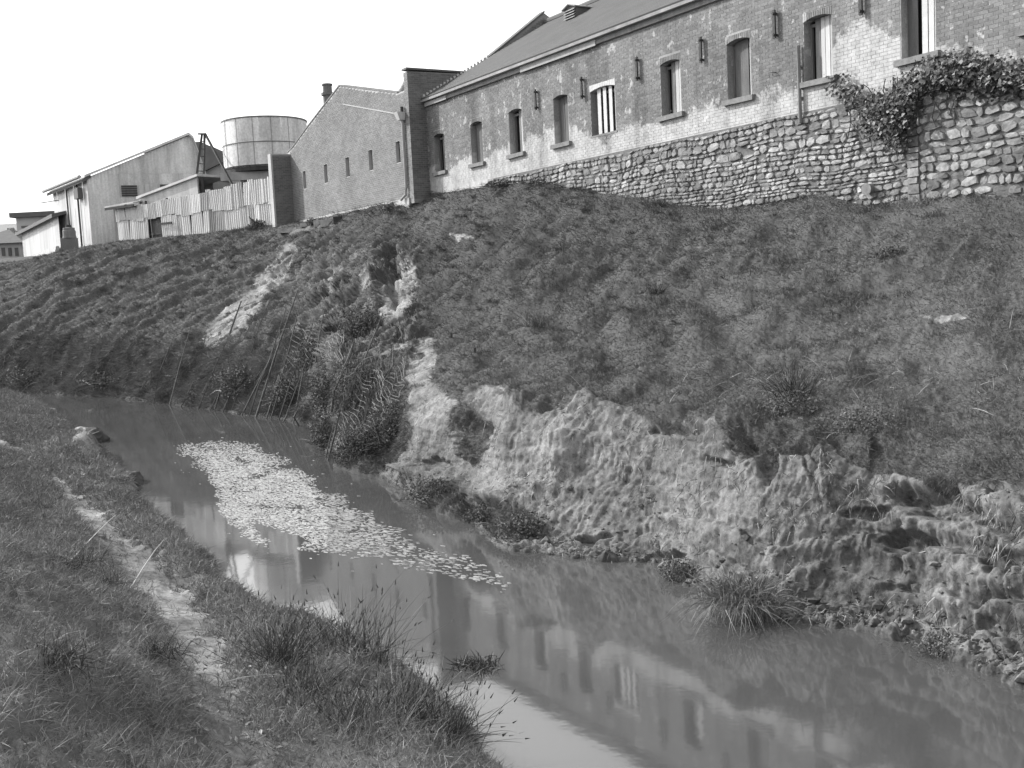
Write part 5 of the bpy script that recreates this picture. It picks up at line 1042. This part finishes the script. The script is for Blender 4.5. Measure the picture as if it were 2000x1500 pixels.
for k, (lb, px, py, rw) in enumerate([('white masonry block on the bank under the gable building', 640, 432, .30), ('broken white block left of the masonry block', 622, 436, .22), ('dark block lying by the white masonry block', 655, 430, .2), ('flat pale slab on the bank below the fin wall', 560, 447, .5), ('low pale rubble below the gable footing', 600, 437, .4)]):
    p = surf(px, py); o = MB().hexa([(p[0]+a*rw, p[1]+b*rw*.6, p[2]-.15+c_*.34*(1 if 'slab' not in lb and 'rubble' not in lb else .55)) for c_ in (0, 1) for a, b in ((-1, -1), (.95+.1*k % .2, -.9), (1, 1), (-.9, .9))]).build('masonry_block', 'footing' if 'dark' not in lb else 'timber'); tag(o, lb, 'block')
# pale dead stalks scattered on the slope, the clump of weed in the water, drift
p = atZ(930, 1302, 0.0); tussock('small dark clump of weed standing in the water', p, .25, 320, (.06, .2), (.04, .1), name='water_weed', droop=.3, wid=.014, stiff=.45, cat='weed')
# ------------------------------------------------------------------ near bank plants
def nearz(x, y):
    d2 = (NG[..., 0]-x)**2+(NG[..., 1]-y)**2; i = np.argmin(d2); return NG.reshape(-1, 3)[i]
def ng(px, py):
    P_ = np.stack([nx, ny], -1); d2 = (nx-px)**2+(ny-py)**2; i = np.argmin(np.where(NG[..., 1] > 1, d2, 1e12)); return NG.reshape(-1, 3)[i].copy()
REED = [('dark reed clump standing tall at the water by the bright reflection', 545, 1290, .22, 240, (.3, .8)), ('reed clump right of the tallest dark clump', 620, 1270, .3, 150, (.25, .6)), ('tall thin reeds at the middle of the near water edge', 690, 1270, .25, 110, (.45, .95)),
 ('sparse tall reeds leaning over the water', 735, 1300, .25, 110, (.4, 1.0)), ('reed clump with arching blades near the lower edge', 800, 1400, .3, 260, (.3, .7)), ('arching reeds closest to the camera at the lower edge', 870, 1440, .22, 280, (.25, .6)), ('thin reeds on the bank above the lower edge', 720, 1420, .4, 160, (.25, .6)), ('thin reeds between the arching clump and the path', 640, 1400, .35, 160, (.2, .5)), ('short reeds on the crest of the near bank', 590, 1350, .3, 180, (.2, .5))]
for lb, px, py, rad, n_, Lr in REED: tussock(lb, ng(px, py)-np.array([0, 0, .03]), rad, n_, Lr, (.04, .12), name='reed_clump', droop=.28, wid=.007, stiff=.9, heads=True, lean=(.12, 0, 0), cat='reeds')
for lb, px, py, rad, n_, Lr in [('dark round weed beside the widest part of the path', 362, 1148, .09, 160, (.08, .2)), ('dark bushy growth on the slope left of the path', 130, 1140, .3, 300, (.15, .4)), ('dry grass tussock on the upper near bank', 60, 1000, .3, 260, (.2, .5)), ('fine dry tussock above the path bend', 190, 1150, .25, 220, (.15, .4)), ('dark sedge tuft where the near bank bends', 100, 880, .3, 260, (.12, .35)), ('soft tussock on the near slope in the lower left', 90, 1340, .3, 320, (.12, .35)), ('loose tussock beside the trodden path end', 300, 1280, .25, 240, (.12, .3))]:
    tussock(lb, ng(px, py), rad, n_, Lr, (.04, .11), wid=.007, stiff=.55)
# fallen dead sticks and litter by the path
for k, (lb, x0, y0, x1, y1) in enumerate([('pale dead stick lying across the path foot', 378, 1305, 440, 1322), ('longer dead stick below the reed clump', 440, 1320, 560, 1325), ('thin dead branch slanting left of the path', 140, 1130, 240, 1000), ('bent dead stem above the path', 255, 1155, 320, 1060)]):
    a, b = ng(x0, y0), ng(x1, y1); m1 = a*.67+b*.33+np.array([0, 0, .06]); m2 = a*.33+b*.67+np.array([0, 0, .07]); o = MB().tube([a+np.array([0, 0, .03]), m1, m2, b+np.array([0, 0, .04])], [.009, .008, .006, .003], 5).build('dead_stick', 'board'); tag(o, lb, 'stick')
P, Nn, b_ = sample(NG, NN, (60, ncol-30), (np.searchsorted(dd, .3), np.searchsorted(dd, 4.)), 60000, nb); px_, py_ = project(P); q = (P[:, 1] > 3) & (px_ > 370) & (px_ < 620) & (py_ > 1230) & (py_ < 1500); P, Nn = P[q][:420], Nn[q][:420]
if len(P): foliage('leaf_litter', [leaves(P+Nn*.03, Nn+rng.normal(size=P.shape)*.6, rng.uniform(.03, .09, len(P)), rng.uniform(.25, .5, len(P)), .4)], 'leaf', None, 'stuff')['label'] = 'pale dead leaves littering the foot of the path'
P, Nn, b_, vv = sample(G2, NR2, (c0, c1_), (r0, r1_), 40000, bare, np.ascontiguousarray(VV)); px_, py_ = project(P); wgt = np.exp(-((py_-745)/45)**2)*sstep(px_, 1250, 1450)+.25*np.exp(-((py_-560)/70)**2)*sstep(px_, 1400, 1650)+.05
q = (rng.random(len(P)) < wgt*.09) & (vv > 4.1); P, Nn = P[q], Nn[q]; n_ = len(P)
foliage('dry_stalks', [ribbons(P, Nn*.5+rng.normal(size=P.shape)+np.array([-.5, -.1, .2]), rng.uniform(.15, .5, n_), np.full(n_, .012), np.outer(np.full(n_, .2), [0, 0, -1.])*rng.random(n_)[:, None], 3, rng.uniform(.26, .45, n_))], 'blade', None, 'stuff')['label'] = 'pale dry stalks scattered over the slope'
